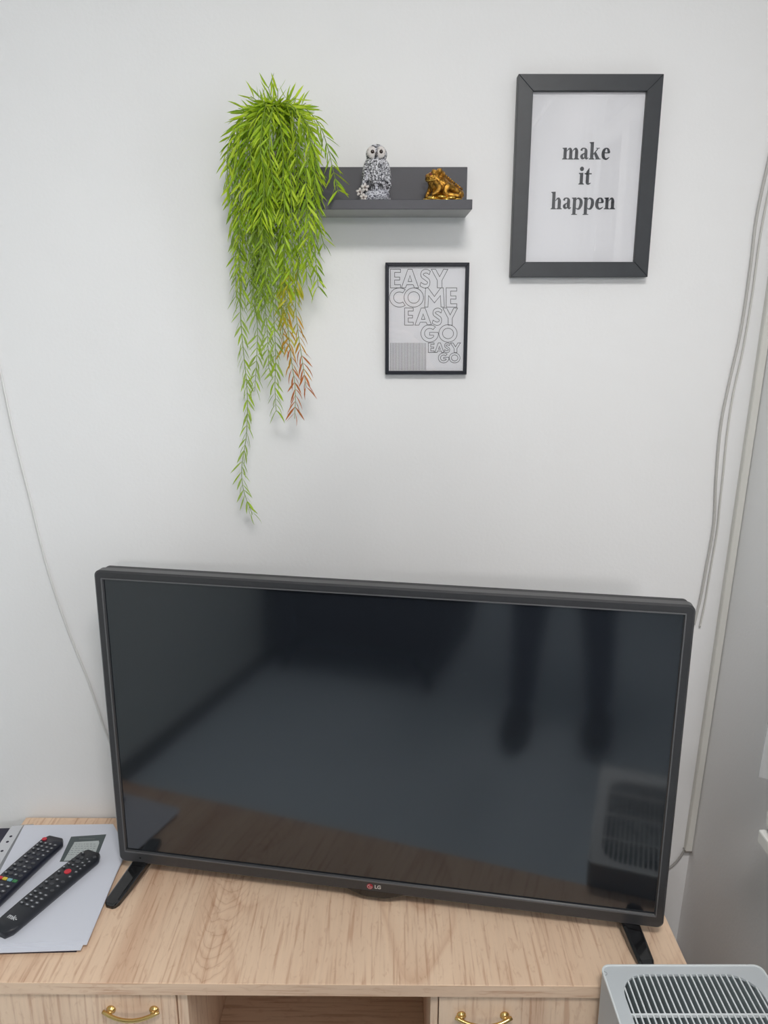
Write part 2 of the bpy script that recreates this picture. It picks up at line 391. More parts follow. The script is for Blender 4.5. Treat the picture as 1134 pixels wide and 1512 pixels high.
# ------------------------------------------------------------------ desk
DX0, DX1, DY0, DY1, DT = -.738, .484, -.414, -.011, .60
desk = thing('tv_cabinet', 'light oak television cabinet with doors and an open middle bay', 'cabinet', ((DX0+DX1)/2, (DY0+DY1)/2, 0), R(-.45))
cxd, cyd = (DX0+DX1)/2, (DY0+DY1)/2
def dk(name, m, x0, x1, y0, y1, z0, z1, bev=.0008, par=None):
    bm = B(); box(bm, x0-cxd, x1-cxd, y0-cyd, y1-cyd, z0, z1, bev, 1); return obj(name, bm, m, par or desk)
fy = DY0+.012    # plane of the door fronts
def zf(py, Y): return at(567, py, Y).z
TB = .578
dk('tabletop', wood('oak_tabletop', 1, True, 1.0, (0, 0, 0), -.15), DX0, DX1, DY0, DY1, TB, DT)
M_edge = wood('oak_edge', 0, False, .93, (.2, .5, .3))
dk('edge_band', M_edge, DX0+.0005, DX1-.0005, DY0-.0006, DY0+.0002, TB+.0005, DT-.0006, 0)
xa = at(263, 1480, fy).x; xb = at(278, 1480, fy).x; xc = at(637, 1480, fy).x; xd = at(648, 1480, fy).x
dk('side_panel', M_woodZ, DX0+.012, DX0+.028, fy+.018, DY1-.004, .0, TB)
dk('side_panel', M_woodZ, DX1-.028, DX1-.012, fy+.018, DY1-.004, .0, TB)
dk('partition', M_woodZ, xa, xb, fy, DY1-.012, .06, TB)
dk('partition', M_woodZ, xc, xd, fy, DY1-.012, .06, TB)
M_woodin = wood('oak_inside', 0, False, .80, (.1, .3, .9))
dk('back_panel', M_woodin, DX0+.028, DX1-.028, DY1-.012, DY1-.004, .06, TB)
dk('bottom_panel', M_woodY, DX0+.028, DX1-.028, fy+.018, DY1-.012, .06, .078)
dk('shelf_board', M_woodX, xb, xc, fy+.03, DY1-.012, .30, .316)
dk('plinth', M_woodX, DX0+.028, DX1-.028, fy+.04, fy+.056, 0, .06)
def handle(par, cx, cz, yf):
    bm = B()
    for s in (-1, 1):
        lathe(bm, [(.0, 0), (.0075, 0), (.0075, .002), (.0045, .004), (.0042, .007), (.0040, .0085), (0, .0085)], 14, Matrix.Translation((cx+s*.034, yf, cz)) @ Matrix.Rotation(PI/2, 4, 'X'))
    pts = [(cx+x, yf-.0080-.009*(1-(x/.044)**2), cz+.004-.008*(1-(x/.044)**2)) for x in [-.044+.088*i/16 for i in range(17)]]
    tube(bm, pts, .0032, 10)
    return obj('handle', bm, M_gold, par, True)
M_door = wood('oak_door', 2, False, .95, (.7, .2, .4))
dl = dk('door', M_door, DX0+.002, xa-.0015, fy-.004, fy+.013, .065, TB-.003)
dr = dk('door', M_door, xd+.0015, DX1-.002, fy-.004, fy+.013, .065, TB-.003)
h1 = at(195, 1497, fy-.01); h2 = at(715, 1502, fy-.01)
for d_, h_ in ((dl, h1), (dr, h2)): handle(d_, h_.x-cxd, h_.z, fy-.004-cyd)
# ------------------------------------------------------------------ television
TW, THt = .961, .563
TVx, TVy, TVz, TVyaw = -.015, -.247, .6243, .171
tv = thing('television', 'large flat black television on two splayed legs, switched off', 'television', (TVx, TVy, DT), -TVyaw)
zb0 = TVz-DT
tl = R(-.7)
def tvM(y): return Matrix.Translation((0, 0, zb0)) @ Matrix.Rotation(tl, 4, 'X') @ Matrix.Translation((0, y, 0)) @ Matrix.Rotation(PI/2, 4, 'X')
# local xy-> x,z ; prism z -> -y (towards viewer)
outer = rrect(-TW/2, TW/2, 0, THt, .011, 8)
inner = rrect(-TW/2+.0135, TW/2-.0135, .0225, THt-.014, .0015, 8)
inner2 = rrect(-TW/2+.0155, TW/2-.0155, .0245, THt-.016, .001, 8)
bm = B()
n = len(outer); mid = rrect(-TW/2+.003, TW/2-.003, .003, THt-.003, .009, 8)
L = []
for pl, z in ((outer, -.016), (outer, -.001), (mid, .002), (inner, .0012), (inner2, -.0015), (inner2, -.006)):
    L.append([bm.verts.new((x, y, z)) for x, y in pl])
for a, b in zip(L, L[1:]):
    for k2 in range(n): bm.faces.new((a[k2], a[(k2+1) % n], b[(k2+1) % n], b[k2]))
bm.faces.new(L[0][::-1])
bmesh.ops.transform(bm, matrix=tvM(0), verts=bm.verts)
bez = obj('bezel', bm, M_tvblk, tv, False)
bm = B(); ringprism(bm, rrect(-TW/2+.0125, TW/2-.0125, .0215, THt-.013, .0015, 8), rrect(-TW/2+.0142, TW/2-.0142, .0232, THt-.0147, .0012, 8), .0008, .0026, tvM(0))
obj('trim_line', bm, mat('tv_trim_grey', (.12, .12, .125), .3), tv)
bm = B(); prism(bm, rrect(-TW/2+.0150, TW/2-.0150, .024, THt-.0155, .001, 3), -.0055, -.0025, tvM(0)); obj('screen', bm, M_screen, tv)
bm = B(); prism(bm, rrect(-TW/2+.004, TW/2-.004, .004, THt-.001, .010, 6), -.030, -.0165, tvM(0))
prism(bm, rrect(-TW/2+.10, TW/2-.10, .03, .36, .03, 6), -.062, -.030, tvM(0)); obj('back_housing', bm, M_tvback, tv)
# chin bulge under the emblem
bm = B()
prof = [(-.052, .004), (-.040, -.001), (-.026, -.0062), (-.014, -.0085), (.014, -.0085), (.026, -.0062), (.040, -.001), (.052, .004)]
prism(bm, prof, -.012, .0022, tvM(0)); obj('chin', bm, M_gloss, tv)
lx = .0
M_red = mat('emblem_red', (.35, .012, .03), .35); M_sil = mat('emblem_silver', (.62, .60, .58), .35)
bm = B(); lathe(bm, [(0, 0), (.0055, 0), (.0055, .0005), (0, .0005)], 28, tvM(0) @ Matrix.Translation((lx-.0095, .0125, .0019))); em = obj('emblem', bm, M_red, tv)
bm = B()
ribbon(bm, [(.0040*math.cos(a), .0040*math.sin(a)) for a in [R(85+i*12) for i in range(24)]], .0006)
ribbon(bm, [(.0040, 0), (.0014, 0)], .0006); ribbon(bm, [(0, .0022), (0, -.0020), (.0012, -.0020)], .0006)
lathe(bm, [(0, 0), (.0006, 0)], 8, Matrix.Translation((-.0018, .0018, 0)))
bmesh.ops.transform(bm, matrix=tvM(0) @ Matrix.Translation((lx-.0095, .0125, .0026)), verts=bm.verts)
obj('emblem_face', bm, M_sil, em)
text_mesh('lettering', 'LG', .0095, M_sil, tv, tvM(0) @ Matrix.Translation((lx+.0045, .0124, .0018)))
# small sensor mark bottom left
bm = B(); lathe(bm, [(0, 0), (.0018, 0), (.0018, .0004), (0, .0004)], 12, tvM(0) @ Matrix.Translation((-TW/2+.042, .012, .0019))); obj('sensor', bm, M_gloss, tv)
# legs: blade running front to back, splayed outwards
Minv = Matrix.Rotation(TVyaw, 4, 'Z') @ Matrix.Translation((-TVx, -TVy, -DT))
def leg(front, near):
    f_ = Minv @ Vector(front); a_ = Minv @ Vector(near)
    d = (f_-a_); d.z = 0; d.normalize(); s = Vector((d.y, -d.x, 0))
    bm = B()
    # spine stations along leg: distance from 'a' (under panel); front tip at L1, rear foot at -L2
    L1 = (f_-a_).length; st = []
    for u, zt, w_ in ((L1, .006, .006), (L1-.004, .009, .011), (L1-.012, .012, .0135), (L1*.6, .019, .0145), (0.0, .034, .0155), (-.02, .040, .016), (-.05, .034, .0155), (-.11, .016, .014), (-.150, .011, .011), (-.156, .006, .006)):
        c = a_ + d*u; st.append((c, zt, w_))
    rings = []
    for c, zt, w_ in st:
        zbm = max(.0, zt-.014) if zt > .016 else 0.0
        rings.append([bm.verts.new((c.x+s.x*q1, c.y+s.y*q1, q2)) for q1, q2 in ((-w_, zbm), (w_, zbm), (w_, zt-.003), (w_*.72, zt), (-w_*.72, zt), (-w_, zt-.003))])
    for a, b in zip(rings, rings[1:]):
        for k2 in range(6): bm.faces.new((a[k2], a[(k2+1) % 6], b[(k2+1) % 6], b[k2]))
    bm.faces.new(rings[0]); bm.faces.new(rings[-1][::-1])
    o = obj('leg', bm, M_gloss, tv)
    m = modif(o, 'BEVEL', width=.0012, segments=2); bake(o)
    c = a_-d*.01; bm = B(); box(bm, -.012, .012, -.010, .010, .030, .075, .002, 1, Matrix.Translation((c.x, c.y+.012, 0)) @ Matrix.Rotation(math.atan2(d.y, d.x)+PI/2, 4, 'Z'))
    obj('leg_mount', bm, M_tvback, o)
leg(atz(162, 1336, DT+.006), atz(219, 1257, DT+.03))
leg(atz(957, 1428, DT+.006), atz(922, 1342, DT+.03))
# small white cable clip showing under the television
c = atz(374, 1270, DT)
t = thing('white_puck', 'small white round plastic disc on the cabinet, peeking under the television', 'disc', (c.x, c.y, DT))
bm = B(); lathe(bm, [(0, 0), (.016, 0), (.0185, .002), (.0185, .007), (.016, .0095), (0, .010)], 28); obj('case', bm, M_whitepl, t, True)
bm = B(); tube(bm, [(0, .017, .004), (.01, .05, .004), (.03, .09, .004)], .0018, 6); obj('lead', bm, M_whitepl, t, True)

# ------------------------------------------------------------------ picture frames
def frame(name, label, x0, x1, z0, z1, fw, dep, mf, lean=0):
    """standing local: x right, z up, wall at y=0; the frame hangs flat"""
    cx, cz = (x0+x1)/2, z0; W, H = x1-x0, z1-z0
    t = thing(name, label, 'picture frame', (cx, 0, cz))
    mt = Matrix.Translation((0, 0, 0)) @ Matrix.Rotation(PI/2, 4, 'X')
    # four mitred rails
    o = [(-W/2, 0), (W/2, 0), (W/2, H), (-W/2, H)]; i = [(-W/2+fw, fw), (W/2-fw, fw), (W/2-fw, H-fw), (-W/2+fw, H-fw)]
    for k2 in range(4):
        j = (k2+1) % 4; bm = B(); prism(bm, [o[k2], o[j], i[j], i[k2]], .001, dep, mt)
        r = obj('rail', bm, mf, t); modif(r, 'BEVEL', width=.0007, segments=2, limit_method='ANGLE'); bake(r)
    bm = B(); prism(bm, [(-W/2+fw*.7, fw*.7), (W/2-fw*.7, fw*.7), (W/2-fw*.7, H-fw*.7), (-W/2+fw*.7, H-fw*.7)], .0005, dep*.55, mt)
    bp = obj('print', bm, M_print, t)
    bm = B(); e = .0; prism(bm, [(-W/2+fw-.001, fw-.001), (W/2-fw+.001, fw-.001), (W/2-fw+.001, H-fw+.001), (-W/2+fw-.001, H-fw+.001)], dep*.72, dep*.72+.0012, mt)
    obj('glass_pane', bm, M_pane, t)
    return t, bp, mt, W, H, dep*.55
def PX(px, py, d): return at(px, py, -d)
a = PX(765, 109, .02); b = PX(956, 409, .02); a2 = PX(981, 107, .02)
bx0, bx1, bz0, bz1 = (a.x+PX(755, 409, .02).x)/2, (a2.x+b.x)/2, b.z, a.z
t, bp, mt, W, H, pd = frame('picture_frame', 'wide-bordered charcoal frame, poster reading make it happen, top right', bx0, bx1, bz0, bz1, .0245, .02, M_frameblk)
# --- bold serif lettering of the large poster
SW = .30
def serif_glyph(bm, ch, ox, oy, s):
    def P(poly): bm.faces.new([bm.verts.new((ox+x*s, oy+y*s, 0)) for x, y in poly])
    def box_(x0, x1, y0, y1): P([(x0, y0), (x1, y0), (x1, y1), (x0, y1)])
    def rib(pts, ws):
        cp = catmull([(p[0], p[1], w_) for p, w_ in zip(pts, ws)], 5)
        vs = ribbon(bm, [(ox+c.x*s, oy+c.y*s) for c in cp], [c.z*s for c in cp])
    def foot(x0, x1): P([(x0-.11, 0), (x1+.11, 0), (x1+.11, .06), (x1, .12), (x0, .12), (x0-.11, .06)])
    def flag(x0, y): P([(x0-.12, y-.02), (x0-.12, y-.07), (x0, y-.14), (x0+SW, y-.1), (x0+SW, y), ])
    def arch(x): rib([(x+.02, .70), (x+.14, .86), (x+.30, .90), (x+.385, .72), (x+.39, .5)], [.05, .10, .20, .29, .30]); box_(x+.24, x+.54, .05, .62); foot(x+.24, x+.54)
    if ch == 'n': box_(.1, .4, .05, .95); flag(.1, 1.0); foot(.1, .4); arch(.4); return 1.05
    if ch == 'm': box_(.1, .4, .05, .95); flag(.1, 1.0); foot(.1, .4); arch(.4); arch(.94); return 1.60
    if ch == 'h': box_(.1, .4, .05, 1.45); flag(.1, 1.48); foot(.1, .4); arch(.4); return 1.05
    if ch == 'i': box_(.1, .4, .05, .95); flag(.1, 1.0); foot(.1, .4); P([(.25+.19*math.cos(k2*PI/8), 1.32+.19*math.sin(k2*PI/8)) for k2 in range(16)]); return .52
    if ch == 't': P([(.14, .85), (.44, .85), (.44, 1.38), (.38, 1.38), (.14, 1.05)]); box_(.14, .44, .25, .9); box_(0, .66, .86, .97); rib([(.29, .35), (.31, .14), (.45, .06), (.62, .14)], [.30, .29, .15, .05]); return .68
    if ch == 'k': box_(.1, .4, .05, 1.45); flag(.1, 1.48); foot(.1, .4); rib([(.38, .42), (.62, .7), (.82, .93)], [.09, .09, .09]); P([(.44, .52), (.62, .66), (1.02, .05), (.66, .05)]); box_(.60, 1.1, 0, .07); box_(.62, .98, .92, .98); return 1.12
    if ch == 'a': rib([(.16, .74), (.24, .90), (.46, .94), (.60, .78), (.60, .45), (.62, .2), (.72, .08), (.86, .16)], [.22, .14, .10, .26, .30, .28, .16, .05]); rib([(.60, .56), (.36, .46), (.22, .28), (.30, .12), (.46, .12), (.58, .26)], [.05, .12, .26, .22, .10, .05]); return .92
    if ch == 'e': rib([(.80, .20), (.62, .07), (.44, .04), (.24, .22), (.20, .52), (.28, .80), (.46, .94), (.64, .86), (.72, .66), (.72, .58)], [.05, .12, .16, .28, .30, .24, .10, .18, .25, .24]); box_(.3, .8, .52, .60); return .90
    if ch == 'p': box_(.1, .4, -.42, .95); flag(.1, 1.0); P([(0, -.47), (.54, -.47), (.54, -.40), (0, -.40)]); rib([(.38, .78), (.52, .92), (.68, .90), (.85, .72), (.86, .38), (.72, .08), (.52, .03), (.38, .12)], [.05, .10, .16, .27, .30, .20, .10, .06]); return 1.08
    return .4
def serif_word(wd, cx, y, s, Wd):
    bm = B(); x = 0
    for ch in wd: x += serif_glyph(bm, ch, x, 0, 1)
    k2 = Wd/x
    for v in bm.verts: v.co = Vector(((v.co.x-x/2)*k2+cx, v.co.y*s+y, 0))
    return bm
sp = 1/ (1.0)
def mmx(px, py, Y): return at(px, py, Y)
Yp = -pd-.0003
for wd, pxl, pxr, ybase, xh in (('make', 830, 901, 235.5, 17.5), ('it', 854, 873, 272.5, 17.5), ('happen', 813, 908, 309, 17.5)):
    A_ = at(pxl, ybase, Yp); B_ = at(pxr, ybase, Yp); s = at(pxl, ybase-xh, Yp).z-A_.z
    bm = serif_word(wd, (A_.x+B_.x)/2-(bx0+bx1)/2, A_.z-bz0, s, B_.x-A_.x)
    bmesh.ops.transform(bm, matrix=mt @ Matrix.Translation((0, 0, pd+.0004)), verts=bm.verts)
    obj('lettering', bm, M_ink, bp, recalc=False)
# --- small frame
d_ = .014
a = PX(569, 387.5, d_); b = PX(689.5, 553, d_); a2 = PX(692, 387, d_)
sx0, sx1, sz0, sz1 = a.x, (a2.x+b.x)/2+.0005, b.z, a.z
t, bp, mt, W, H, pd = frame('picture_frame', 'narrow black frame, outline-lettered easy come easy go print, below the shelf', sx0, sx1, sz0, sz1, .0062, d_, M_framethin)
ow = W-.0124; oh = H-.0124
def cc(x, y):   # coordinates read on an enlarged view of the print
    u = (x-215)/(710-30*(y-145)/977); v = (y-145)/977
    return (-ow/2+u*ow, .0062+(1-v)*oh)
def poly_E(): return [[(0, 0), (1, 0), (1, .17), (.42, .17), (.42, .42), (.92, .42), (.92, .58), (.42, .58), (.42, .83), (1, .83), (1, 1), (0, 1)]]
def poly_A(): return [[(0, 0), (.24, 0), (.32, .17), (.68, .17), (.76, 0), (1, 0), (.62, 1), (.38, 1)], [(.39, .34), (.61, .34), (.5, .66)]]
def poly_Y(): return [[(0, 1), (.26, 1), (.5, .60), (.74, 1), (1, 1), (.64, .40), (.64, 0), (.36, 0), (.36, .40)]]
def poly_M(): return [[(0, 0), (.17, 0), (.20, .60), (.5, .22), (.80, .60), (.83, 0), (1, 0), (.95, 1), (.82, 1), (.5, .55), (.18, 1), (.05, 1)]]
def circ(r): return [(.5+r*math.cos(R(a)), .5+r*math.sin(R(a))) for a in range(0, 360, 12)]
def poly_O(): return [circ(.5), circ(.30)]
def arc(r, a0, a1, n_=22): return [(.5+r*math.cos(R(a0+(a1-a0)*i/n_)), .5+r*math.sin(R(a0+(a1-a0)*i/n_))) for i in range(n_+1)]
def poly_C(): return [[(x*1.25, y) for x, y in arc(.5, 55, 305)+arc(.29, 305, 55)]]
def poly_G(): return [arc(.5, 48, 357)+[(.98, .56), (.50, .56), (.50, .40), (.72, .40)]+arc(.29, 325, 48)]
def poly_S():
    cl = catmull([(.86, .80, 0), (.60, .90, 0), (.30, .84, 0), (.24, .66, 0), (.48, .52, 0), (.76, .36, 0), (.70, .14, 0), (.42, .09, 0), (.10, .20, 0)], 4)
    Lf, Rt = [], []
    for i, p in enumerate(cl):
        d = (cl[min(i+1, len(cl)-1)]-cl[max(i-1, 0)]).normalized(); nn_ = Vector((-d.y, d.x, 0)); Lf.append(p+nn_*.10); Rt.append(p-nn_*.10)
    return [[(p.x, p.y) for p in Lf+Rt[::-1]]]
GL = dict(E=poly_E, A=poly_A, Y=poly_Y, M=poly_M, O=poly_O, C=poly_C, G=poly_G, S=poly_S)
words = [[('E', 228, 322), ('A', 330, 490), ('S', 495, 610), ('Y', 608, 762), 170, 340],
         [('C', 220, 368), ('O', 355, 535), ('M', 545, 728), ('E', 745, 843), 340, 518],
         [('E', 360, 440), ('A', 455, 608), ('S', 608, 716), ('Y', 713, 850), 527, 687],
         [('G', 510, 672), ('O', 676, 845), 683, 848],
         [('E', 578, 632), ('A', 638, 722), ('S', 720, 784), ('Y', 783, 875), 855, 947],
         [('G', 670, 768), ('O', 770, 870), 950, 1047]]
for wl in words:
    y0, y1 = wl[-2:]; bm = B()
    for ch, xa_, xb_ in wl[:-2]:
        for pl in GL[ch]():
            ribbon(bm, [cc(xa_+x*(xb_-xa_), y1+(y0-y1)*y) for x, y in pl], .00085, True)
    bmesh.ops.transform(bm, matrix=mt @ Matrix.Translation((0, 0, pd+.0003)), verts=bm.verts)
    obj('lettering', bm, M_line, bp, recalc=False)
bm = B()
for i in range(24):
    x = 232+i*14; ribbon(bm, [cc(x, 855), cc(x, 1119)], .0007)
bmesh.ops.transform(bm, matrix=mt @ Matrix.Translation((0, 0, pd+.0003)), verts=bm.verts)
obj('printed_stripes', bm, M_line, bp, recalc=False)

# ------------------------------------------------------------------ ledge shelf
sd = .10
shx1 = at(693, 247, -.012).x; shx0 = at(370, 247, -.012).x
ztop = at(600, 247, -.012).z; zs0 = at(600, 309.5, -sd).z; zlip = at(600, 294.5, -sd).z
shx1f = at(697, 300, -sd).x
shelf = thing('ledge_shelf', 'dark grey ledge shelf with a low front lip, carrying plant and figurines', 'shelf', ((shx0+shx1f)/2, 0, zs0))
scx = (shx0+shx1f)/2
zbrd = zlip-.0006
bm = B(); box(bm, shx0-scx, shx1f-scx, -.015, -.0002, zbrd-zs0, ztop-zs0, .0006, 1); obj('back_panel', bm, M_shelf, shelf)
bm = B(); box(bm, shx0-scx, shx1f-scx, -sd+.0002, -.0002, 0, zbrd-zs0, .0003, 1); obj('shelf_board', bm, mat('shelf_underside', (.36, .36, .35), .5), shelf)
bm = B(); box(bm, shx0-scx-.0004, shx1f-scx+.0004, -sd-.0008, -sd+.0002, 0.0002, zlip-zs0, .0006, 1); obj('front_lip', bm, M_shelf, shelf)

# ------------------------------------------------------------------ hanging plant
random.seed(11)
LM = [leaf_mat('leaf_bright', (.36, .53, .025)), leaf_mat('leaf_mid', (.24, .40, .025)), leaf_mat('leaf_yellow', (.50, .65, .035)), leaf_mat('leaf_pale', (.34, .47, .09)),
      leaf_mat('leaf_olive', (.50, .46, .03)), leaf_mat('leaf_amber', (.58, .32, .03)), leaf_mat('leaf_rust', (.52, .17, .04))]
def leaf_mesh(m, curl, fold):
    bm = B(); st = [(0, .0), (.12, .034), (.35, .070), (.6, .068), (.82, .038), (1, 0)]
    mids = []; Ls = []; Rs = []
    for u, w_ in st:
        x = u; z = -curl*u*u; mids.append(bm.verts.new((x, 0, z)))
        if 0 < u < 1: Ls.append(bm.verts.new((x, w_, z+fold*w_))); Rs.append(bm.verts.new((x, -w_, z+fold*w_)))
    for side in (Ls, Rs):
        bm.faces.new((mids[0], side[0], mids[1]))
        for i in range(len(side)-1): bm.faces.new((mids[i+1], side[i], side[i+1], mids[i+2]))
        bm.faces.new((mids[-2], side[-1], mids[-1]))
    bmesh.ops.recalc_face_normals(bm, faces=bm.faces[:])
    me = bpy.data.meshes.new('leaf'); bm.to_mesh(me); bm.free(); me.materials.append(m); return me
LEAF = [[leaf_mesh(m, c, f) for c, f in ((.10, .35), (.22, .5), (.02, .2))] for m in LM]
pcx, pcy = at(405, 250, -.062).x, -.056
plant = thing('trailing_plant', 'bright green artificial trailing plant spilling over the left end of the dark shelf', 'plant', (pcx, pcy, zbrd))
po = Vector((pcx, pcy, zbrd))
bm = B(); lathe(bm, [(0, 0), (.024, 0), (.027, .004), (.034, .062), (.036, .064), (.036, .070), (.032, .070), (.031, .060), (0, .058)], 28); obj('pot', bm, mat('pot_clay', (.30, .27, .24), .7, noise=.08), plant, True)
bm = B(); ell(bm, (0, 0, .060), (.0305, .0305, .008)); obj('soil', bm, mat('plant_filler', (.05, .04, .025), .9), plant, True)
M_stem = mat('plant_stem', (.20, .30, .04), .6); M_stemd = mat('plant_stem_brown', (.20, .17, .04), .6)
strands = []   # pixels, depth near top, depth at end, colour rule, spacing
def sd_(px, d0, d1, rule, ls=1.0): strands.append((px, d0, d1, rule, ls))
sd_([(397, 165), (366, 180), (353, 240), (351, 330), (354, 420), (356, 480), (360, 525), (365, 580), (364, 640), (357, 690), (360, 725), (373, 760)], .09, .035, 'p')
sd_([(398, 166), (378, 190), (368, 260), (370, 350), (374, 430), (380, 480), (379, 530), (376, 578)], .12, .04, 'p')
sd_([(404, 163), (395, 195), (391, 280), (398, 380), (404, 460), (407, 530), (406, 570), (408, 608)], .13, .05, 'p')
sd_([(400, 165), (384, 210), (380, 300), (386, 400), (394, 480), (397, 545)], .14, .045, 'p')
sd_([(410, 163), (424, 200), (430, 290), (430, 380), (424, 440), (425, 480), (430, 530), (436, 575), (435, 618)], .13, .06, 'o')
sd_([(414, 162), (436, 205), (441, 300), (440, 390), (436, 440), (440, 490), (446, 530), (452, 572)], .12, .06, 'o')
sd_([(412, 163), (418, 230), (420, 330), (418, 410), (416, 470), (421, 520)], .14, .06, 'o')
sd_([(420, 160), (452, 185), (463, 260), (464, 350), (470, 425)], .10, .06, 'g')
sd_([(420, 160), (448, 190), (464, 250), (469, 320), (480, 368)], .12, .08, 'g')
sd_([(418, 160), (446, 158), (470, 182), (484, 218), (492, 252), (500, 284)], .10, .085, 'g', 1.1)
sd_([(415, 162), (440, 172), (458, 205), (465, 250), (472, 300)], .08, .07, 'g')
sd_([(420, 158), (448, 175), (462, 215), (466, 270), (462, 330), (458, 395)], .14, .08, 'g')
sd_([(398, 163), (362, 168), (342, 200), (335, 240), (340, 278)], .07, .06, 'g')
sd_([(396, 163), (356, 172), (340, 215), (336, 260), (345, 310), (347, 345)], .10, .06, 'g')
sd_([(394, 164), (358, 190), (345, 240), (343, 300), (347, 370), (349, 440)], .08, .045, 'p')
sd_([(400, 162), (372, 165), (352, 190), (346, 230), (352, 290), (356, 350)], .12, .07, 'g')
for i in range(26):
    x0 = 398+random.uniform(-6, 22); xe = random.uniform(356, 466); xm = xe+random.uniform(-6, 6)
    ye = random.uniform(290, 455) if xe > 380 else random.uniform(300, 440)
    d0 = random.uniform(.07, .165)
    sd_([(x0, 166), ((x0+xm)/2, 158+random.uniform(-6, 14)), (xm, 205+random.uniform(-18, 18)), (xe, 265), (xe+random.uniform(-5, 5), (265+ye)/2+10), (xe+random.uniform(-8, 8), ye)], d0, max(.045, d0-.05), random.choice('ggggp' if xe < 400 else 'ggggg'))
for i in range(12):
    xe = random.uniform(362, 446); xm = xe+random.uniform(-6, 6); d0 = random.uniform(.08, .15); ye = random.uniform(390, 470)
    sd_([(402+random.uniform(-6, 14), 166), ((402+xm)/2, 168), (xm, 215), (xe, 290), (xe+random.uniform(-5, 5), (290+ye)/2), (xe+random.uniform(-8, 8), ye)], d0, max(.05, d0-.05), 'p' if xe < 404 else 'o')
for px in ([(404, 175), (402, 150), (396, 128)], [(408, 172), (410, 145), (410, 130)], [(415, 172), (425, 152), (436, 145)], [(396, 172), (380, 150), (370, 142)], [(420, 174), (440, 160), (452, 152)], [(400, 176), (388, 152), (384, 140)], [(412, 176), (424, 158), (424, 146)], [(392, 178), (370, 165), (352, 160)]):
    sd_(px, .06, .06, 'g')
leaves = []
for si, (px, d0, d1, rule, ls) in enumerate(strands):
    n = len(px); pts = []
    for i, (x, y) in enumerate(px):
        t_ = i/(n-1); base = .058; f = min(1, i/1.6)
        dd = base+(d0-base)*f if i < 2 else d0+(d1-d0)*((i-1)/(n-1))
        if y > 300: dd = max(dd, .045 if (x < 352 or y > 330) else .108)
        if 280 < y <= 345 and x > 352: dd = max(dd, .108)
        pts.append(at(x, y, -dd))
    cp = catmull(pts, 8)
    bm = B(); tube(bm, [p-po for p in cp], .0009, 5, .0005); obj('stem', bm, M_stem, plant, True)
    # arc length sampling
    acc = 0; nxt = .012; tw = random.uniform(0, 6.28)
    for a, b in zip(cp, cp[1:]):
        seg = (b-a).length
        while nxt <= acc+seg:
            p = a.lerp(b, (nxt-acc)/seg); d = (b-a).normalized()
            side = Vector((1, 0, 0)) - d*d.x; side.normalize(); up = d.cross(side)
            for s in (0, PI):
                an = s+random.uniform(-.65, .65)+.25*math.sin(tw+nxt*30)
                o_ = side*math.cos(an)+up*math.sin(an)
                ang = R(random.uniform(20, 44)); ld = (d*math.cos(ang)+o_*math.sin(ang)).normalized()
                py_ = p.z
                if rule == 'o':
                    zz = p.z; ci = 6 if zz < at(430, 530, -.06).z+random.uniform(-.03, .03) else (5 if zz < at(430, 478, -.06).z+random.uniform(-.03, .03) else (4 if zz < at(430, 418, -.06).z+random.uniform(-.03, .03) else random.choice((0, 0, 2))))
                elif rule == 'p': ci = 3 if p.z < at(380, 330, -.1).z else random.choice((0, 1, 2))
                else: ci = random.choice((0, 0, 1, 2, 2))
                if rule == 'p' and random.random() < .2: ci = 0
                leaves.append((p, ld, o_, random.uniform(.021, .031)*ls, ci, random.randrange(3)))
            nxt += random.uniform(.0095, .0125)
        acc += seg
def leaf_matrix(p, ld, o_, ln):
    z = o_ - ld*o_.dot(ld); z.normalize(); y = z.cross(ld)
    rot = Matrix((ld, y, z)).transposed().to_4x4()
    return Matrix.Translation(p-po) @ rot @ Matrix.Rotation(random.uniform(-1.2, 1.2), 4, 'X') @ Matrix.Scale(ln, 4)
# keep leaves off the wall and out of the shelf
def okleaf(L_):
    tip = L_[0]+L_[1]*L_[3]
    for q in (L_[0], tip):
        if q.y > -.004: return False
    if tip.z < ztop and tip.z > zs0-.001 and tip.x > shx0-.002 and tip.y > -sd-.001 and tip.z < zbrd+.001: return False
    if tip.z < ztop+.001 and tip.z > zs0 and tip.x > shx0-.002 and tip.y > -.0175: return False
    return True
leaves = [L_ for L_ in leaves if okleaf(L_)]
print('LEAVES', len(leaves))
order = sorted(range(len(leaves)), key=lambda i: (leaves[i][0]-CAM).length - (.06 if leaves[i][4] > 2 else 0) - (.10 if leaves[i][0].z < at(380, 560, -.05).z else 0))
single = set(order[:300])
verts, faces, mi = [], [], []
for i, L_ in enumerate(leaves):
    M_ = leaf_matrix(*L_[:4]); me = LEAF[L_[4]][L_[5]]
    if i in single:
        o = bpy.data.objects.new('leaf', me); COL.objects.link(o); o.parent = plant; o.matrix_local = M_
    else:
        b0 = len(verts); verts += [M_ @ v.co for v in me.vertices]
        for p in me.polygons: faces.append([b0+v for v in p.vertices]); mi.append(L_[4])
me = bpy.data.meshes.new('foliage'); me.from_pydata([tuple(v) for v in verts], [], faces)
for m in LM: me.materials.append(m)
me.polygons.foreach_set('material_index', mi); me.update()
o = link('foliage', me, plant); o['kind'] = 'stuff'

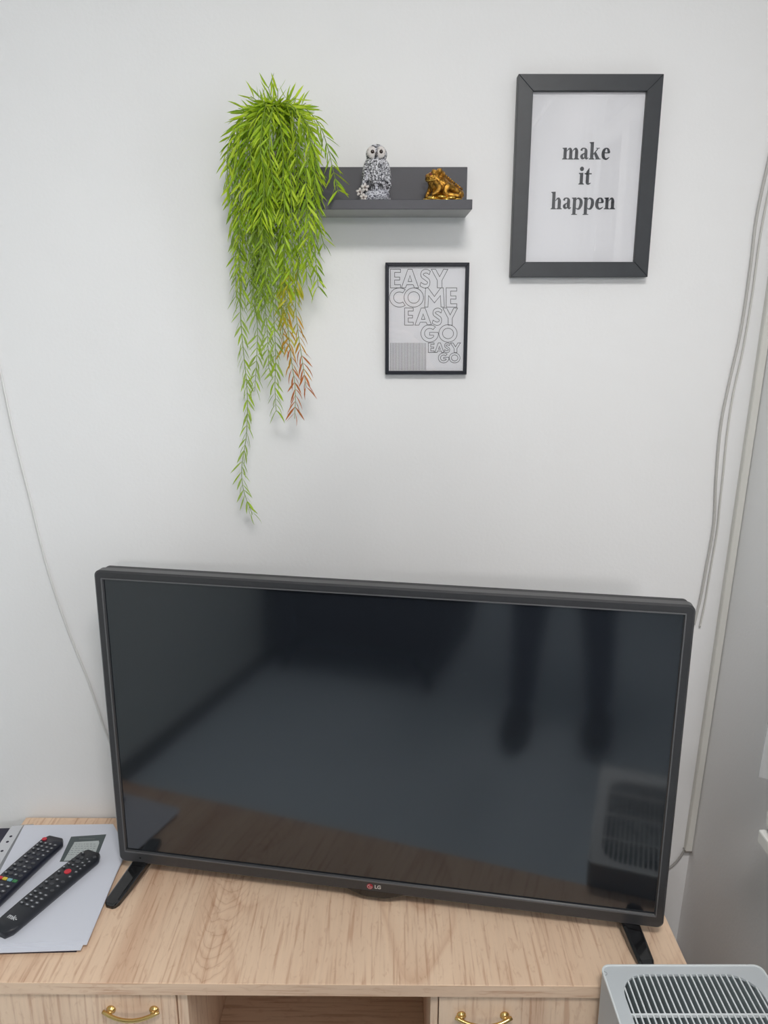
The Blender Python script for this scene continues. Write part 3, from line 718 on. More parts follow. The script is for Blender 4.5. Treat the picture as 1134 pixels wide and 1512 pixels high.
# ------------------------------------------------------------------ owl figurine
def speckle(name, light, dark, scale, thr=.5, stretch=(1, 1, 1), rough=.45):
    m = bpy.data.materials.new(name); m.use_nodes = True; n, l = nn(m); b = n['Principled BSDF']
    tc = n.new('ShaderNodeTexCoord'); mp = n.new('ShaderNodeMapping'); mp.inputs['Scale'].default_value = stretch; l.new(tc.outputs['Object'], mp.inputs[0])
    t = n.new('ShaderNodeTexNoise'); t.inputs['Scale'].default_value = scale; t.inputs['Detail'].default_value = 3; t.inputs['Distortion'].default_value = 1.2; l.new(mp.outputs[0], t.inputs[0])
    r = n.new('ShaderNodeValToRGB'); e = r.color_ramp.elements; e[0].position = thr-.05; e[0].color = (*dark, 1); e[1].position = thr+.05; e[1].color = (*light, 1)
    l.new(t.outputs[0], r.inputs[0]); l.new(r.outputs[0], b.inputs['Base Color']); b.inputs['Roughness'].default_value = rough
    bp = n.new('ShaderNodeBump'); bp.inputs['Strength'].default_value = .8; bp.inputs['Distance'].default_value = .001; l.new(t.outputs[0], bp.inputs['Height']); l.new(bp.outputs[0], b.inputs['Normal'])
    return m
M_owl = speckle('owl_feathers', (.66, .66, .70), (.02, .02, .03), 210, .5, (1, 1, 2.2)); M_owlface = speckle('owl_face_paint', (.66, .62, .60), (.25, .22, .22), 260, .36)
M_owlbase = speckle('owl_rock', (.55, .56, .62), (.09, .09, .12), 240, .46)
def blob(name, ells, vox, m, parent, smooth_it=3):
    bm = B()
    for e in ells: ell(bm, *e)
    o = obj(name, bm, m, parent, True, recalc=False)
    modif(o, 'REMESH', mode='VOXEL', voxel_size=vox, use_smooth_shade=True)
    if smooth_it: modif(o, 'SMOOTH', factor=.5, iterations=smooth_it)
    return bake(o)
RX = lambda a: Matrix.Rotation(R(a), 4, 'X'); RY = lambda a: Matrix.Rotation(R(a), 4, 'Y'); RZ = lambda a: Matrix.Rotation(R(a), 4, 'Z')
oc = at(556, 293, -.066)
owl = thing('owl_figurine', 'black and white speckled owl figurine perched on a flowered rock, on shelf', 'figurine', (oc.x, -.066, zbrd))
owl.scale = (.97, 1.0, .925)
body = [((.000, 0, .048), (.0205, .017, .024)), ((-.001, 0, .060), (.019, .016, .018)), ((.0, -.001, .077), (.0175, .0165, .0165)), ((.008, .004, .030), (.012, .012, .018), RY(-22)), ((.0, 0, .036), (.017, .015, .018))]
blob('body', body, .0011, M_owl, owl)
for s, cx_, rr in ((-1, -.0072, .0085), (1, .0068, .0080)):
    bm = B(); ell(bm, (cx_, -.0135, .078), (rr, .0045, .0098), RY(8*s)); fd = obj('face_disc', bm, M_owlface, owl, True)
    bm = B(); ell(bm, (cx_+.001, -.0178, .0785), (.0029, .0018, .0031)); obj('eye', bm, mat('owl_eye', (.025, .012, .01), .15), fd, True)
bm = B(); lathe(bm, [(.0022, 0), (.0018, .003), (0, .0075)], 10, Matrix.Translation((0, -.0165, .0765)) @ RX(155)); obj('beak', bm, mat('owl_beak', (.10, .09, .09), .4), owl, True)
M_feath = speckle('owl_wing', (.66, .66, .70), (.02, .02, .03), 260, .47, (1, 1, 1))
for s in (-1, 1):
    bm = B(); ell(bm, (s*.0175, -.002, .047), (.0062, .0135, .0215), RY(s*-6) @ RX(-8)); wg = obj('wing', bm, M_owl, owl, True)
    for k2 in range(5):
        bm = B(); ell(bm, (s*(.0205-.0022*k2*.3), -.0125+.003*k2*.6, .036-.002*k2), (.0018, .0020, .0145), RY(s*(-14+5*k2)) @ RX(10)); obj('feather', bm, M_feath, wg, True)
for k2 in range(7):
    for j in range(4):
        a = R(-90+(k2-3)*17+(j % 2)*8); zc = .038+j*.0075; rx = .0192; ry = .0165
        if j == 0 or True:
            bm = B(); ell(bm, (rx*math.cos(a), ry*math.sin(a)-.0006, zc), (.0026, .0016, .0045), RZ(math.degrees(a)+90), 10, 8); obj('breast_feather', bm, M_feath, owl, True)
blob('rock', [((.002, -.001, .012), (.020, .016, .013)), ((-.008, -.006, .010), (.012, .011, .011)), ((.010, .002, .008), (.013, .012, .009)), ((.001, -.008, .020), (.012, .009, .008)), ((-.018, -.002, .006), (.010, .009, .007))], .0012, M_owlbase, owl)
for s, xx in ((-1, -.006), (1, .007)):
    bm = B()
    for k2 in (-1, 0, 1): tube(bm, [(xx+k2*.0015, -.012, .028), (xx+k2*.003, -.017, .024), (xx+k2*.0036, -.0175, .019)], .0013, 6, .0006)
    obj('claw', bm, mat('owl_claw', (.05, .05, .055), .5), owl, True)
bm = B()
for pth in ([(.012, .004, .030), (.020, .003, .012), (.025, .002, .001)], [(.010, .006, .026), (.016, .006, .010), (.019, .005, .001)]): tube(bm, pth, .003, 8, .0016, flat=.6)
obj('tail', bm, M_feath, owl, True)
M_fl = speckle('owl_flower', (.66, .62, .60), (.22, .20, .20), 200, .40)
for fx, fy_, fz, r_ in ((-.027, -.010, .016, .0062), (-.0185, -.012, .023, .0065), (-.021, -.013, .007, .006)):
    fl = None; bm = B(); ell(bm, (fx, fy_-.003, fz), (r_*.3, .002, r_*.3)); fl = obj('flower', bm, mat('flower_eye', (.25, .2, .18), .5), owl, True)
    for k2 in range(5):
        a = 2*PI*k2/5+.3; bm = B(); ell(bm, (fx+r_*.62*math.cos(a), fy_-.001, fz+r_*.62*math.sin(a)), (r_*.5, .0016, r_*.38), RY(-math.degrees(a)), 12, 8); obj('petal', bm, M_fl, fl, True)
bm = B(); tube(bm, catmull([(-.027, -.008, .014), (-.022, -.007, .008), (-.014, -.006, .003)]), .0013, 6); tube(bm, catmull([(-.0185, -.010, .021), (-.014, -.008, .014), (-.010, -.006, .006)]), .0013, 6)
obj('twig', bm, mat('owl_twig', (.06, .06, .065), .6), owl, True)

# ------------------------------------------------------------------ golden toad
M_toad = mat('gilded_resin', (.42, .22, .04), .36, .9, noise=.75, nscale=170, bump=1.0, bscale=300)
M_coin = mat('gilded_coin', (.85, .55, .12), .22, .9, noise=.15, nscale=300)
tc_ = at(654, 293, -.064)
toad = thing('toad_figurine', 'golden three-legged toad figurine sitting on coins, right end of dark shelf', 'figurine', (tc_.x, -.064, zbrd))
toad.scale = (1.10, 1.10, 1.12)
blob('body', [((-.004, 0, .022), (.019, .016, .013), RY(28)), ((.010, .002, .017), (.018, .015, .010), RY(28)), ((-.014, -.002, .032), (.0125, .0125, .0085), RY(12)), ((-.004, -.001, .038), (.007, .010, .0055), RY(10)), ((.021, .003, .012), (.010, .011, .007)),
      ((-.014, -.008, .040), (.004, .004, .004)), ((-.006, -.010, .041), (.004, .004, .004))], .0011, M_toad, toad, 1)
tb = toad.children[0]
for i_, v in enumerate(tb.data.vertices):
    c_ = v.co; v.co = c_ + v.normal*(.0009*math.sin(c_.x*900+c_.z*300)*math.sin(c_.y*800)*math.cos(c_.z*1000))
for nm, pts_, r0, r1 in (('leg', [(-.012, -.012, .026), (-.006, -.018, .018), (-.011, -.020, .011), (-.017, -.022, .008)], .0046, .0026), ('leg', [(-.016, .010, .026), (-.020, .014, .016), (-.024, .010, .008)], .0045, .0026), ('leg', [(.020, -.006, .014), (.006, -.016, .020), (.003, -.018, .010), (.016, -.020, .007), (.022, -.021, .007)], .0058, .0030)):
    bm = B(); tube(bm, catmull(pts_, 5), r0, 10, r1); obj(nm, bm, M_toad, toad, True)
bm = B()
for j in range(11):
    for side_ in (-1, 1): ell(bm, (-.002+.0028*j, side_*.006-.004, .0385-.0021*j), (.0018, .0018, .0018), None, 8, 6)
obj('warts', bm, M_toad, toad, True)
for s, p in ((1, (-.019, -.0115, .0365)), (-1, (-.024, .003, .0365))):
    bm = B(); ell(bm, p, (.0022, .0022, .0022), None, 12, 8); obj('eye', bm, mat('toad_eye', (.18, .03, .01), .2), toad, True)
bm = B(); tube(bm, catmull([(-.0255, .002, .030), (-.022, -.009, .0285), (-.012, -.0135, .029)], 5), .0010, 6); obj('mouth', bm, M_coin, toad, True)
rnd = random.Random(4)
for i, (x, y, z, a, b_) in enumerate([(-.020, -.012, .0, 0, 0), (-.008, -.017, .0, 3, 4), (.004, -.016, .0, -3, 2), (.017, -.014, .0, 2, -3), (.027, -.004, .0, 4, 6), (-.022, .006, .0, 0, 0), (-.006, .010, .0, 0, 0), (.010, .010, 0, 0, 0), (.022, .010, 0, 0, 0), (-.016, -.014, .003, 6, 4), (-.003, -.018, .0032, -5, 3), (.010, -.017, .003, 4, -4), (-.022, -.003, .003, 3, -8), (-.010, 0, .003, 0, 0), (.006, 0, .003, 0, 0), (.020, 0, .003, 0, 6), (-.006, -.013, .006, 14, 3), (.000, -.003, .006, 0, 0), (-.014, .002, .006, 0, 0), (.012, -.002, .006, 0, 0)]):
    bm = B(); ro = .0082
    lathe(bm, [(.002, 0), (ro, 0), (ro, .0024), (ro*.84, .0026), (ro*.80, .0019), (.0028, .0019), (.0024, .0026), (.002, .0026)], 16, Matrix.Translation((x, y, z+.0004)) @ RX(a) @ RY(b_))
    obj('coin', bm, M_coin, toad, True)

# ------------------------------------------------------------------ folder, papers, remotes
def quad_on(zc, *px): return [atz(x, y, zc) for x, y in px]
def slab(name, m, pts, z0, z1, parent=None, origin=None):
    bm = B(); o0 = origin or Vector((0, 0, 0)); prism(bm, [(p.x-o0.x, p.y-o0.y) for p in pts], z0-o0.z, z1-o0.z); return obj(name, bm, m, parent)
M_navy = mat('navy_leatherette', (.020, .018, .04), .5, noise=.1, nscale=150); M_paper = mat('white_paper', (.70, .72, .80), .7, spec=.2)
M_card = mat('print_slate', (.085, .105, .11), .6); M_cardw = mat('print_light', (.50, .54, .54), .6); M_inkd = mat('print_dark', (.06, .07, .08), .7)
# left edges run outside the photo; A4 proportions kept
nb = quad_on(DT, (12, 1226), (150, 1222), (113, 1405), (-130, 1413)); nb = [nb[0]+Vector((-.10, 0, 0)), nb[1], nb[2], nb[3]]
nb = [Vector((-.730, -.100, 0)), Vector((-.560, -.100, 0)), Vector((-.500, -.3585, 0)), Vector((-.715, -.366, 0))]
pl = atz(12, 1226, DT+.003)
nbp = [atz(-36, 1228, DT), atz(150, 1222, DT), atz(113, 1406, DT), atz(-150, 1412, DT), atz(-60, 1260, DT)]
t = thing('notebook', 'dark navy notebook lying under the papers at the left end of cabinet', 'notebook', (nbp[0].x, nbp[0].y, DT))
slab('cover', M_navy, nbp, DT, DT+.0012, t, Vector((nbp[0].x, nbp[0].y, DT)))
slab('cover', M_navy, nbp, DT+.0046, DT+.0058, t, Vector((nbp[0].x, nbp[0].y, DT)))
slab('pages', mat('page_block', (.45, .45, .45), .8), [nbp[0]+Vector((.004, -.004, 0)), nbp[1]+Vector((-.004, -.004, 0)), nbp[2]+Vector((-.004, .004, 0)), nbp[3]+Vector((.004, .004, 0)), nbp[4]+Vector((.004, 0, 0))], DT+.0012, DT+.0046, t, Vector((nbp[0].x, nbp[0].y, DT)))
zp = DT+.006
# clear punched pocket
M_clear = sheer_mat('clear_pocket', (.75, .77, .80), .45)
def px2(zc, L_): return [atz(x, y, zc) for x, y in L_]
org = atz(30, 1218, zp)
pk = thing('punched_pocket', 'clear plastic punched pocket poking out left of the white papers', 'plastic pocket', org)
slab('sleeve', M_clear, px2(zp, [(19, 1219), (50, 1217), (10, 1300), (-12, 1330), (-40, 1330)]), zp, zp+.0004, pk, org)
slab('binding_strip', mat('pocket_strip', (.62, .63, .66), .5), px2(zp+.0004, [(17, 1220), (34, 1218.5), (-8, 1290), (-34, 1296)]), zp+.0004, zp+.0008, pk, org)
for hx, hy in ((16, 1235), (11, 1243), (3, 1256.5), (-7, 1272)):
    c = atz(hx, hy, zp+.0008)-org; bm = B(); lathe(bm, [(0, 0), (.0028, 0), (.0028, .0002), (0, .0002)], 16, Matrix.Translation(c)); obj('punch_hole', bm, M_navy, pk)
def sheet(label, z0, z1, L_, curl=0):
    P_ = px2((z0+z1)/2, L_); org = P_[0].copy(); org.z = z0
    bm = B(); prism(bm, [(p.x-org.x, p.y-org.y) for p in P_], 0, z1-z0); o = obj('paper_sheet', bm, M_paper); o.location = org
    tag(o, label, 'paper'); return o, org
z = zp+.0009
sheet('white paper lying lowest in the stack, its edge showing at bottom left', z, z+.0010, [(36, 1219), (166, 1217), (188, 1256), (119, 1403), (-60, 1409)]); z += .0011
sheet('white paper second in the stack, stepped edge above the lowest one', z, z+.0008, [(37, 1219), (164, 1217), (187, 1254), (128, 1395), (-60, 1401)]); z += .0009
o, org = sheet('top white paper printed with a dark slate card, lying under both remotes', z, z+.0005, [(36, 1218.5), (167, 1217), (187, 1252), (129, 1389), (60, 1391.5), (-60, 1399)]); z += .0005
ztp = z
def flat(name, m, L_, parent, org, dz): 
    P_ = px2(ztp, L_); bm = B(); bm.faces.new([bm.verts.new((p.x-org.x, p.y-org.y, ztp-org.z+dz)) for p in P_]); 
    bm.faces.ensure_lookup_table(); bm.faces[0].normal_update()
    if bm.faces[0].normal.z < 0: bm.faces[0].normal_flip()
    return obj(name, bm, m, parent, recalc=False)
card = flat('printed_card', M_card, [(105, 1235.5), (157, 1232), (143, 1268), (118, 1272), (88, 1272.5)], o, org, .00015)
flat('card_field', M_cardw, [(110, 1243.5), (146, 1241.5), (146.5, 1245), (138, 1268), (118, 1270), (94, 1271.5)], card, org, .0003)
bm = B()
def seg_(x0, y0, x1, y1, wd, dz=.0004):
    a = atz(x0, y0, ztp)-org; b = atz(x1, y1, ztp)-org; vs = ribbon(bm, [(a.x, a.y), (b.x, b.y)], wd, z=ztp-org.z+dz)
rr_ = random.Random(3)
for j in range(6):
    y = 1246.5+j*3.1; x = 108-j*3.0
    while x < 141-j*1.2:
        w_ = rr_.uniform(1.5, 4); seg_(x, y, x+w_, y-.1, .0008); x += w_+rr_.uniform(1, 2.2)
obj('small_print', bm, M_inkd, card, recalc=False)
bm = B(); x = 117
while x < 141:
    w_ = rr_.uniform(1, 2.2); seg_(x, 1239.0, x+w_, 1238.8, .0014); x += w_+.8
obj('card_heading', bm, mat('print_heading', (.22, .25, .25), .6), card, recalc=False)
# remote controls
M_rem = mat('remote_black', (.014, .016, .022), .38, noise=.08, nscale=200); M_remn = mat('remote_navy', (.012, .014, .026), .32)
M_btn = mat('button_grey', (.055, .058, .065), .5); M_btnl = mat('button_marks', (.42, .43, .46), .5)
M_rbtn = mat('button_red', (.62, .03, .05), .4); M_ybtn = mat('button_yellow', (.70, .52, .05), .4); M_cbtn = mat('button_cyan', (.20, .42, .48), .4); M_gbtn = mat('button_green', (.03, .2, .06), .4)
def remote(label, top, bot, width, length, mb, taper=1.0, thick=.017):
    """top/bot: world points of the centre of the ends; local x across, y towards the top end"""
    d = (top-bot); d.z = 0; d.normalize(); org = (top-d*length); org.z = ztp+.0003
    t = thing('remote_control', label, 'remote control', org, math.atan2(d.y, d.x)-PI/2)
    bm = B(); st = []
    def w_at(u): return width/2*(1-(1-taper)*(1-u))
    ns = 18
    for i in range(ns+1):
        u = i/ns; e = min(u*length, (1-u)*length); rc = .008; w_ = w_at(u)
        if e < rc: w_ -= rc-math.sqrt(max(0, rc*rc-(rc-e)**2))
        zt = thick*(.80+.2*math.sin(PI*min(1, u*1.1))); st.append((u*length, w_, zt))
    rings = []
    for y, w_, zt in st:
        rings.append([bm.verts.new(c) for c in ((-w_*.8, y, .0), (w_*.8, y, .0), (w_, y, zt*.5), (w_*.97, y, zt*.86), (w_*.88, y, zt), (-w_*.88, y, zt), (-w_*.97, y, zt*.86), (-w_, y, zt*.5))])
    for a, b in zip(rings, rings[1:]):
        for k2 in range(8): bm.faces.new((a[k2], a[(k2+1) % 8], b[(k2+1) % 8], b[k2]))
    bm.faces.new(rings[0]); bm.faces.new(rings[-1][::-1])
    obj('case', bm, mb, t, True).data.polygons.foreach_set('use_smooth', [False]*0 or [True]*len(t.children[0].data.polygons))
    def zt(u): return thick*(.80+.2*math.sin(PI*min(1, u*1.1)))
    def btn(x, y, rx, ry, m, mark=None, rnd_=True):
        u = y/length; z0 = zt(u)-.0005; bm = B()
        pl_ = [(rx*math.cos(a), ry*math.sin(a)) for a in [2*PI*i/12 for i in range(12)]] if rnd_ else rrect(-rx, rx, -ry, ry, min(rx, ry)*.4, 2)
        prism(bm, pl_, z0, z0+.0019, Matrix.Translation((x, y, 0)), 1)
        b_ = obj('button', bm, m, t)
        if mark:
            bm = B(); ribbon(bm, [(x-rx*.45, y), (x+rx*.45, y)], ry*.7, z=z0+.0020); obj('button_mark', bm, mark, b_, recalc=False)
    return t, btn, zt
tA = (atz(69, 1230, ztp+.015)+atz(96, 1240, ztp+.015))/2; bA = (atz(-2, 1293, ztp+.015)+atz(2, 1330, ztp+.015))/2
t, btn, zt = remote('dark navy remote with yellow and blue colour keys, left of the other one', tA, bA, .049, .20, M_remn)
Lh = .20
btn(-.0165, Lh-.012, .0048, .0042, M_rbtn)
for j, (yy, ms) in enumerate(((.178, 4), (.168, 4), (.158, 4), (.146, 4), (.134, 3), (.122, 3), (.110, 4), (.099, 4), (.088, 4))):
    for k2 in range(ms):
        x = (k2-(ms-1)/2)*(.0108 if ms == 4 else .014)
        btn(x, yy, .0040, .0030, M_btn, M_btnl if (j+k2) % 2 == 0 or j < 3 else None)
for k2, m in enumerate((M_rbtn, M_ybtn, M_cbtn, M_gbtn)): btn((-.016, -.006, .0045, .0155)[k2], .0745, .0044, .0030, m, None, False)
for j in range(4):
    for k2 in range(3): btn((k2-1)*.0135, .06-j*.0115, .0048, .0034, M_btn, M_btnl)
bm = B(); ringprism(bm, rrect(-.032, -.0245, Lh-.032, Lh-.020, .001, 2), rrect(-.0308, -.0257, Lh-.0308, Lh-.0212, .0006, 2), .0003, .0010); 
obj('key_ring_tag', bm, mat('tag_yellow', (.32, .30, .08), .5), t)
tB = (atz(124, 1249, ztp+.015)+atz(153, 1264, ztp+.015))/2; bB = (atz(-5, 1350, ztp+.015)+atz(20, 1380, ztp+.015))/2
Lb = ((tB-bB).xy).length+.012
t, btn, zt = remote('black remote with one red button and white script mark, right one on the papers', tB, bB, .047, Lb, M_rem, .95)
for j, row in enumerate(((.0, 1), (.0, 1))): pass
yy0 = Lb-.012
for x, y, rx, ry, mk in ((-.015, 0, .0035, .003, 1), (.014, 0, .0035, .003, 0), (-.0155, -.012, .004, .0035, 0), (-.006, -.012, .004, .0035, 0), (-.0155, -.022, .0045, .0035, 0), (-.005, -.023, .0055, .004, 0), (.006, -.010, .003, .002, 1), (.0145, -.014, .003, .003, 1),
                        (.006, -.022, .0032, .0026, 1), (.015, -.026, .0030, .0026, 1), (-.015, -.034, .0035, .0026, 1), (-.005, -.034, .0035, .0026, 1), (.006, -.034, .0035, .0026, 1), (.015, -.036, .003, .0026, 1),
                        (-.0155, -.045, .0035, .003, 1), (.0150, -.046, .0035, .003, 1), (-.014, -.058, .0035, .003, 1), (.0145, -.060, .0035, .003, 1)):
    btn(x, yy0+y, rx, ry, M_btn, M_btnl if mk else None)
btn(0, yy0-.051, .0062, .0062, M_rbtn)
for j in range(3):
    for k2 in range(3): btn((k2-1)*.0135, yy0-.075-j*.012, .0040, .0030, M_btn, M_btnl if (j+k2) % 2 else None)
for j in range(4):
    for k2 in range(3): btn((k2-1)*.0125, yy0-.112-j*.0095, .0045, .0028, M_btn, M_btnl)
text_mesh('script_mark', 'mk-', .013, mat('mark_white', (.55, .56, .58), .5), t, Matrix.Translation((0, .028, zt(.1)+.0004)))

# ------------------------------------------------------------------ air purifier
px0, px1, py1, py0, pz = .3285, .5725, -.4225, -.765, .622
pz = at(990, 1424, py1).z
t = thing('air_purifier', 'light grey box air purifier with a slatted top grille, right front corner', 'air purifier', ((px0+px1)/2, (py0+py1)/2, 0))
pc = Vector(((px0+px1)/2, (py0+py1)/2, 0)); hw, hd = (px1-px0)/2, (py1-py0)/2
M_pur = mat('purifier_shell', (.50, .51, .52), .42); M_purt = mat('purifier_top', (.56, .60, .63), .4); M_rim = mat('purifier_rim', (.74, .78, .80), .3)
M_slat = mat('purifier_slat', (.40, .46, .48), .4); M_dark = mat('purifier_inside', (.13, .155, .165), .6)
co = rrect(-hw, hw, -hd, hd, .013, 8); ci = rrect(-hw+.012, hw-.012, -hd+.012, hd-.012, .016, 8)
bm = B(); ringprism(bm, co, rrect(-hw+.006, hw-.006, -hd+.006, hd-.006, .010, 8), .015, pz-.004); obj('shell', bm, M_pur, t)
bm = B(); ringprism(bm, rrect(-hw-.0006, hw+.0006, -hd-.0006, hd+.0006, .0135, 8), rrect(-hw+.0022, hw-.0022, -hd+.0022, hd-.0022, .011, 8), pz-.004, pz)
r = obj('rim', bm, M_rim, t); modif(r, 'BEVEL', width=.0007, segments=2, limit_method='ANGLE'); bake(r)
gx0, gx1, gy0, gy1 = -hw+.021, hw-.021, -hd+.045, hd-.017
go = rrect(gx0, gx1, gy0, gy1, .040, 8)
bm = B(); ringprism(bm, rrect(-hw+.002, hw-.002, -hd+.002, hd-.002, .011, 8), go, pz-.005, pz-.0012); obj('top_plate', bm, M_purt, t)
bm = B(); ringprism(bm, rrect(gx0-.002, gx1+.002, gy0-.002, gy1+.002, .042, 8), go, pz-.07, pz-.005); obj('grille_well', bm, M_dark, t)
bm = B(); prism(bm, rrect(gx0-.002, gx1+.002, gy0-.002, gy1+.002, .042, 8), pz-.074, pz-.07); obj('well_floor', bm, M_dark, t)
bm = B(); prism(bm, rrect(-hw+.01, hw-.01, -hd+.01, hd-.01, .018, 8), 0, .016); obj('base', bm, M_dark, t)
ns = int((gx1-gx0)/.0088)
def ylim(x):
    e = min(x-gx0, gx1-x); r_ = .040
    return (r_-math.sqrt(max(0, r_*r_-(r_-e)**2))) if e < r_ else 0
for i in range(ns+1):
    x = gx0+.004+i*.0088
    if x > gx1-.003: break
    e = ylim(x); bm = B()
    box(bm, x-.0009, x+.0009, gy0+e-.002, gy1-e+.002, pz-.017, pz-.0022)
    o = obj('slat', bm, M_slat, t)
    bm = B(); box(bm, x-.0011, x+.0011, gy0+e, gy1-e, pz-.0024, pz-.0012); obj('slat_edge', bm, M_rim, o)
for yb in (hd-.085, hd-.165, hd-.245):
    bm = B(); box(bm, gx0-.001, gx1+.001, yb-.0013, yb+.0013, pz-.006, pz-.0010); obj('cross_bar', bm, M_rim, t)
bm = B()   # fan guard disc below
lathe(bm, [(0, 0), (.028, 0), (.028, .01), (0, .014)], 28, Matrix.Translation((0, 0, pz-.068)))
for k2 in range(9): box(bm, .026, .082, -.010, .010, 0, .002, 0, 1, Matrix.Translation((0, 0, pz-.062)) @ RZ(40*k2) @ RX(28))
obj('fan', bm, mat('fan_grey', (.35, .42, .42), .5), t)
q = atz(893, 1436.5, pz)-pc
bm = B(); ringprism(bm, [(q.x+.0036*math.cos(a), q.y+.0036*math.sin(a)) for a in [2*PI*i/20 for i in range(20)]], [(q.x+.0029*math.cos(a), q.y+.0029*math.sin(a)) for a in [2*PI*i/20 for i in range(20)]], pz-.0012, pz-.0009)
obj('power_button', bm, mat('button_outline', (.25, .27, .28), .5), t)
# ------------------------------------------------------------------ the rest of the room, seen only in the dark screen
M_sofa = mat('sofa_charcoal', (.03, .03, .038), .9, noise=.1, nscale=60, bump=.3, bscale=300)
t = thing('armchair', 'charcoal armchair across the room, seen mirrored in the television screen', 'armchair', (-.86, -2.62, 0))
for nm, a in (('seat', (-.29, .29, -.32, .42, .16, .42)), ('backrest', (-.40, .40, -.46, -.30, .10, .95)), ('armrest', (-.42, -.29, -.32, .42, .10, .60)), ('armrest', (.29, .42, -.32, .42, .10, .60)), ('cushion', (-.28, .28, -.29, .40, .42, .52))):
    bm = B(); box(bm, *a, .035, 4); obj(nm, bm, M_sofa, t, True)
for sx_ in (-1, 1):
    for sy_ in (-1, 1):
        bm = B(); tube(bm, [(sx_*.36, sy_*.36, 0), (sx_*.36, sy_*.36, .11)], .018, 10, .026); obj('leg', bm, M_rubber, t, True)
t = thing('wardrobe', 'pale wardrobe against the left wall, seen mirrored in the television screen', 'wardrobe', (XL+.26, -3.66, 0))
bm = B(); box(bm, -.258, .25, -.5, .5, 0, 2.0, .004); obj('carcass', bm, M_whitepl, t)
for s in (-1, 1):
    bm = B(); box(bm, .251, .27, min(s*.498, s*.002), max(s*.498, s*.002), .05, 1.98, .003); d_o = obj('door', bm, M_whitepl, t)
    bm = B(); tube(bm, [(.285, s*.04, .95), (.285, s*.04, 1.1)], .006, 8); box(bm, .268, .286, s*.04-.004, s*.04+.004, .96, .97); box(bm, .268, .286, s*.04-.004, s*.04+.004, 1.08, 1.09); obj('handle', bm, M_gold, d_o, True)

# ------------------------------------------------------------------ the photographer, seen only in the dark screen
M_skin = mat('skin', (.52, .33, .25), .55, noise=.04, nscale=30); M_jean = mat('navy_trousers', (.035, .04, .065), .9, noise=.1, nscale=90, bump=.3, bscale=500)
M_shirt = mat('dark_shirt', (.05, .05, .06), .9, bump=.3, bscale=300); M_shoe = mat('black_slippers', (.012, .012, .014), .7); M_hair = mat('brown_hair', (.05, .03, .02), .6, bump=.6, bscale=400)
pp = Vector((.10, -2.03, 0))
per = thing('person', 'person in dark trousers and black slippers photographing the room, mirrored in the screen', 'person', pp)
def skin(name, joints, edges, m, root=0, lv=2, parent=None):
    me = bpy.data.meshes.new(name); me.from_pydata([tuple(Vector(j[0])-pp) for j in joints], edges, []); me.materials.append(m)
    o = link(name, me, parent or per); md = modif(o, 'SKIN', use_smooth_shade=True)
    for v, j in zip(me.skin_vertices[0].data, joints):
        r = j[1]; v.radius = (r, r) if not isinstance(r, tuple) else r
    me.skin_vertices[0].data[root].use_root = True
    modif(o, 'SUBSURF', levels=lv, render_levels=lv); bake(o)
    for p in o.data.polygons: p.use_smooth = True
    return o
J = [((.10, -2.03, .93), .125), ((.10, -2.02, 1.08), .115), ((.10, -1.99, 1.25), .13), ((.10, -1.96, 1.38), .12), ((.09, -1.94, 1.47), .055), ((.08, -1.90, 1.54), .055),
     ((.08, -1.87, 1.62), .078), ((.08, -1.87, 1.69), .082),
     ((.20, -1.95, 1.40), .06), ((.29, -1.93, 1.37), .05), ((.29, -1.72, 1.23), .038), ((.13, -1.53, 1.45), .026), ((.095, -1.475, 1.52), .028),
     ((.0, -1.95, 1.40), .06), ((-.09, -1.93, 1.37), .05), ((-.15, -1.72, 1.23), .038), ((-.09, -1.53, 1.45), .026), ((-.075, -1.475, 1.52), .028),
     ((.20, -2.03, .88), .085), ((.235, -2.04, .50), .055), ((.25, -2.09, .26), .045), ((.25, -2.11, .09), .034), ((.255, -2.05, .045), .032), ((.26, -1.95, .03), .026),
     ((.00, -2.03, .88), .085), ((-.025, -2.00, .50), .055), ((-.04, -2.03, .26), .045), ((-.045, -2.04, .09), .034), ((-.05, -1.98, .045), .032), ((-.055, -1.88, .03), .026)]
Ed = [(0, 1), (1, 2), (2, 3), (3, 4), (4, 5), (5, 6), (6, 7), (3, 8), (8, 9), (9, 10), (10, 11), (11, 12), (3, 13), (13, 14), (14, 15), (15, 16), (16, 17), (0, 18), (18, 19), (19, 20), (20, 21), (21, 22), (22, 23), (0, 24), (24, 25), (25, 26), (26, 27), (27, 28), (28, 29)]
bodyo = skin('body', J, Ed, M_skin)
g = lambda i, k_=1.18: (J[i][0], J[i][1]*k_+.006)
skin('trousers', [g(0), g(18), g(19), g(20), ((.25, -2.11, .11), .055), g(24), g(25), g(26), ((-.045, -2.04, .11), .055), ((.10, -2.025, 1.03), .135)], [(0, 1), (1, 2), (2, 3), (3, 4), (0, 5), (5, 6), (6, 7), (7, 8), (0, 9)], M_jean)
skin('shirt', [((.10, -2.03, .95), .142), g(1), g(2), g(3), g(8), g(9), g(10), ((.17, -1.58, 1.39), .038), g(13), g(14), g(15), ((-.11, -1.58, 1.39), .038)], [(0, 1), (1, 2), (2, 3), (3, 4), (4, 5), (5, 6), (6, 7), (3, 8), (8, 9), (9, 10), (10, 11)], M_shirt, 2)
for ax, ay in ((.255, -2.03), (-.05, -1.96)):
    bm = B(); ell(bm, (ax-pp.x, ay-pp.y, .048), (.060, .150, .048)); ell(bm, (ax-pp.x, ay-pp.y-.06, .075), (.055, .08, .06))
    for v in bm.verts: v.co.z = max(v.co.z, 0.0)
    obj('slipper', bm, M_shoe, per, True, recalc=False)
hc = Vector((.08, -1.87, 1.665))-pp
bm = B(); ell(bm, hc+Vector((0, -.018, .025)), (.088, .102, .112)); 
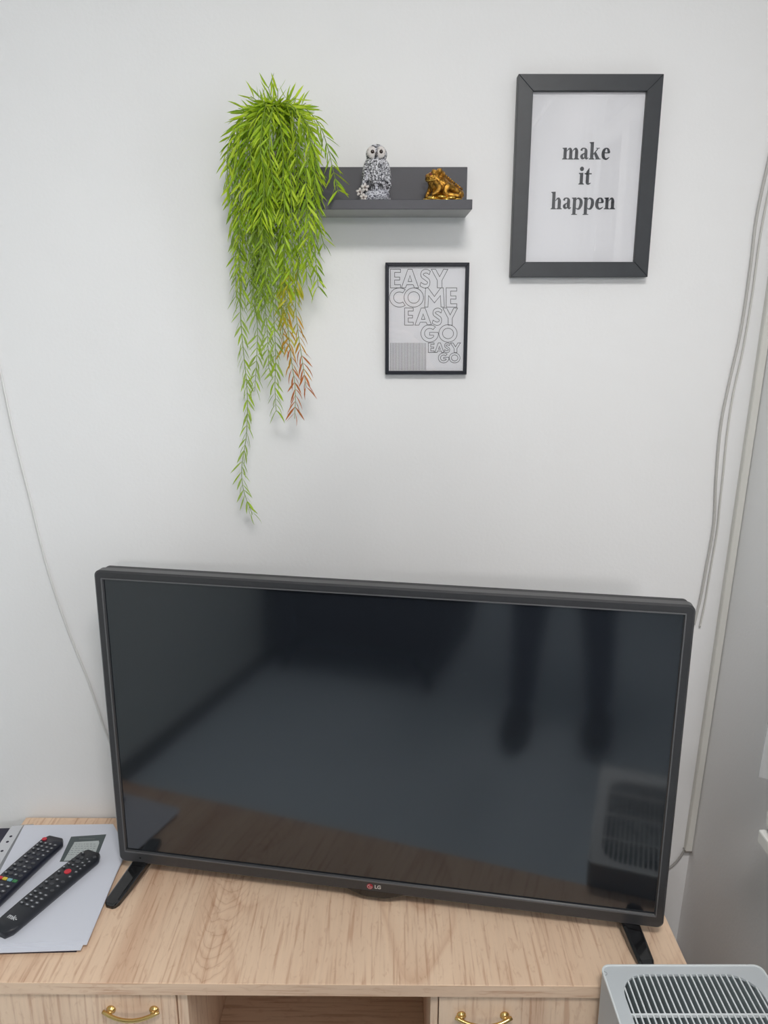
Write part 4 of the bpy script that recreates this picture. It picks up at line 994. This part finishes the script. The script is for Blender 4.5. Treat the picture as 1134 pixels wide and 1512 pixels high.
bmesh.ops.delete(bm, geom=[v for v in bm.verts if v.co.y > hc.y+.045 and v.co.z < hc.z+.075 or v.co.z < hc.z-.07], context='VERTS'); obj('hair', bm, M_hair, per, True)
for s in (-1, 1):
    bm = B(); ell(bm, hc+Vector((s*.031, .074, -.005)), (.012, .010, .009)); e_ = obj('eye', bm, mat('eye_white', (.8, .8, .78), .2), per, True)
    bm = B(); ell(bm, hc+Vector((s*.031, .082, -.005)), (.005, .004, .005)); obj('iris', bm, M_hair, e_, True)
    bm = B(); ell(bm, hc+Vector((s*.080, -.005, -.012)), (.009, .017, .030)); obj('ear', bm, M_skin, per, True)
bm = B(); ell(bm, hc+Vector((0, .088, -.030)), (.013, .018, .016)); ell(bm, hc+Vector((0, .083, -.012)), (.008, .012, .026)); obj('nose', bm, M_skin, per, True)
bm = B(); ell(bm, hc+Vector((0, .074, -.066)), (.025, .012, .008)); obj('mouth', bm, mat('lips', (.42, .16, .14), .5), per, True)
# phone held upright in both hands right behind the viewpoint
ph = thing('phone', 'black phone held up by the photographer', 'phone', (0, CAM.y-.012, CAM.z-.05), rot=(-TH, 0, 0))
bm = B(); box(bm, -.037, .037, -.008, .0, -.085, .070, .003); obj('case', bm, M_rubber, ph)
bm = B(); box(bm, -.034, .034, -.0086, -.008, -.080, .066, 0); obj('display', bm, M_gloss, ph)
for s in (-1, 1):
    w0 = Vector((.095 if s > 0 else -.075, -1.475, 1.52))
    palm = Vector((s*.060, -1.425, 1.535))
    js = [(w0, .024), (palm, .026)]; ed = [(0, 1)]
    for f_i, (dz, ln) in enumerate(((.028, 1.0), (.008, 1.05), (-.012, .98), (-.032, .80))):
        b0 = palm+Vector((-s*.004, .006, dz)); b1 = b0+Vector((-s*.010, .026*ln, .006)); b2 = b1+Vector((-s*.022*ln, .010, .004)); b3 = b2+Vector((-s*.018*ln, -.002, .002))
        fb = skin('finger', [(b0, .0095), (b1, .0090), (b2, .0082), (b3, .0070)], [(0, 1), (1, 2), (2, 3)], M_skin, 0, 1)
    b0 = palm+Vector((-s*.006, -.014, .020)); b1 = b0+Vector((-s*.016, .0, .016)); b2 = b1+Vector((-s*.018, .006, .010))
    skin('thumb', [(b0, .012), (b1, .0105), (b2, .0090)], [(0, 1), (1, 2)], M_skin, 0, 1)
    skin('palm', js, ed, M_skin, 0, 2)
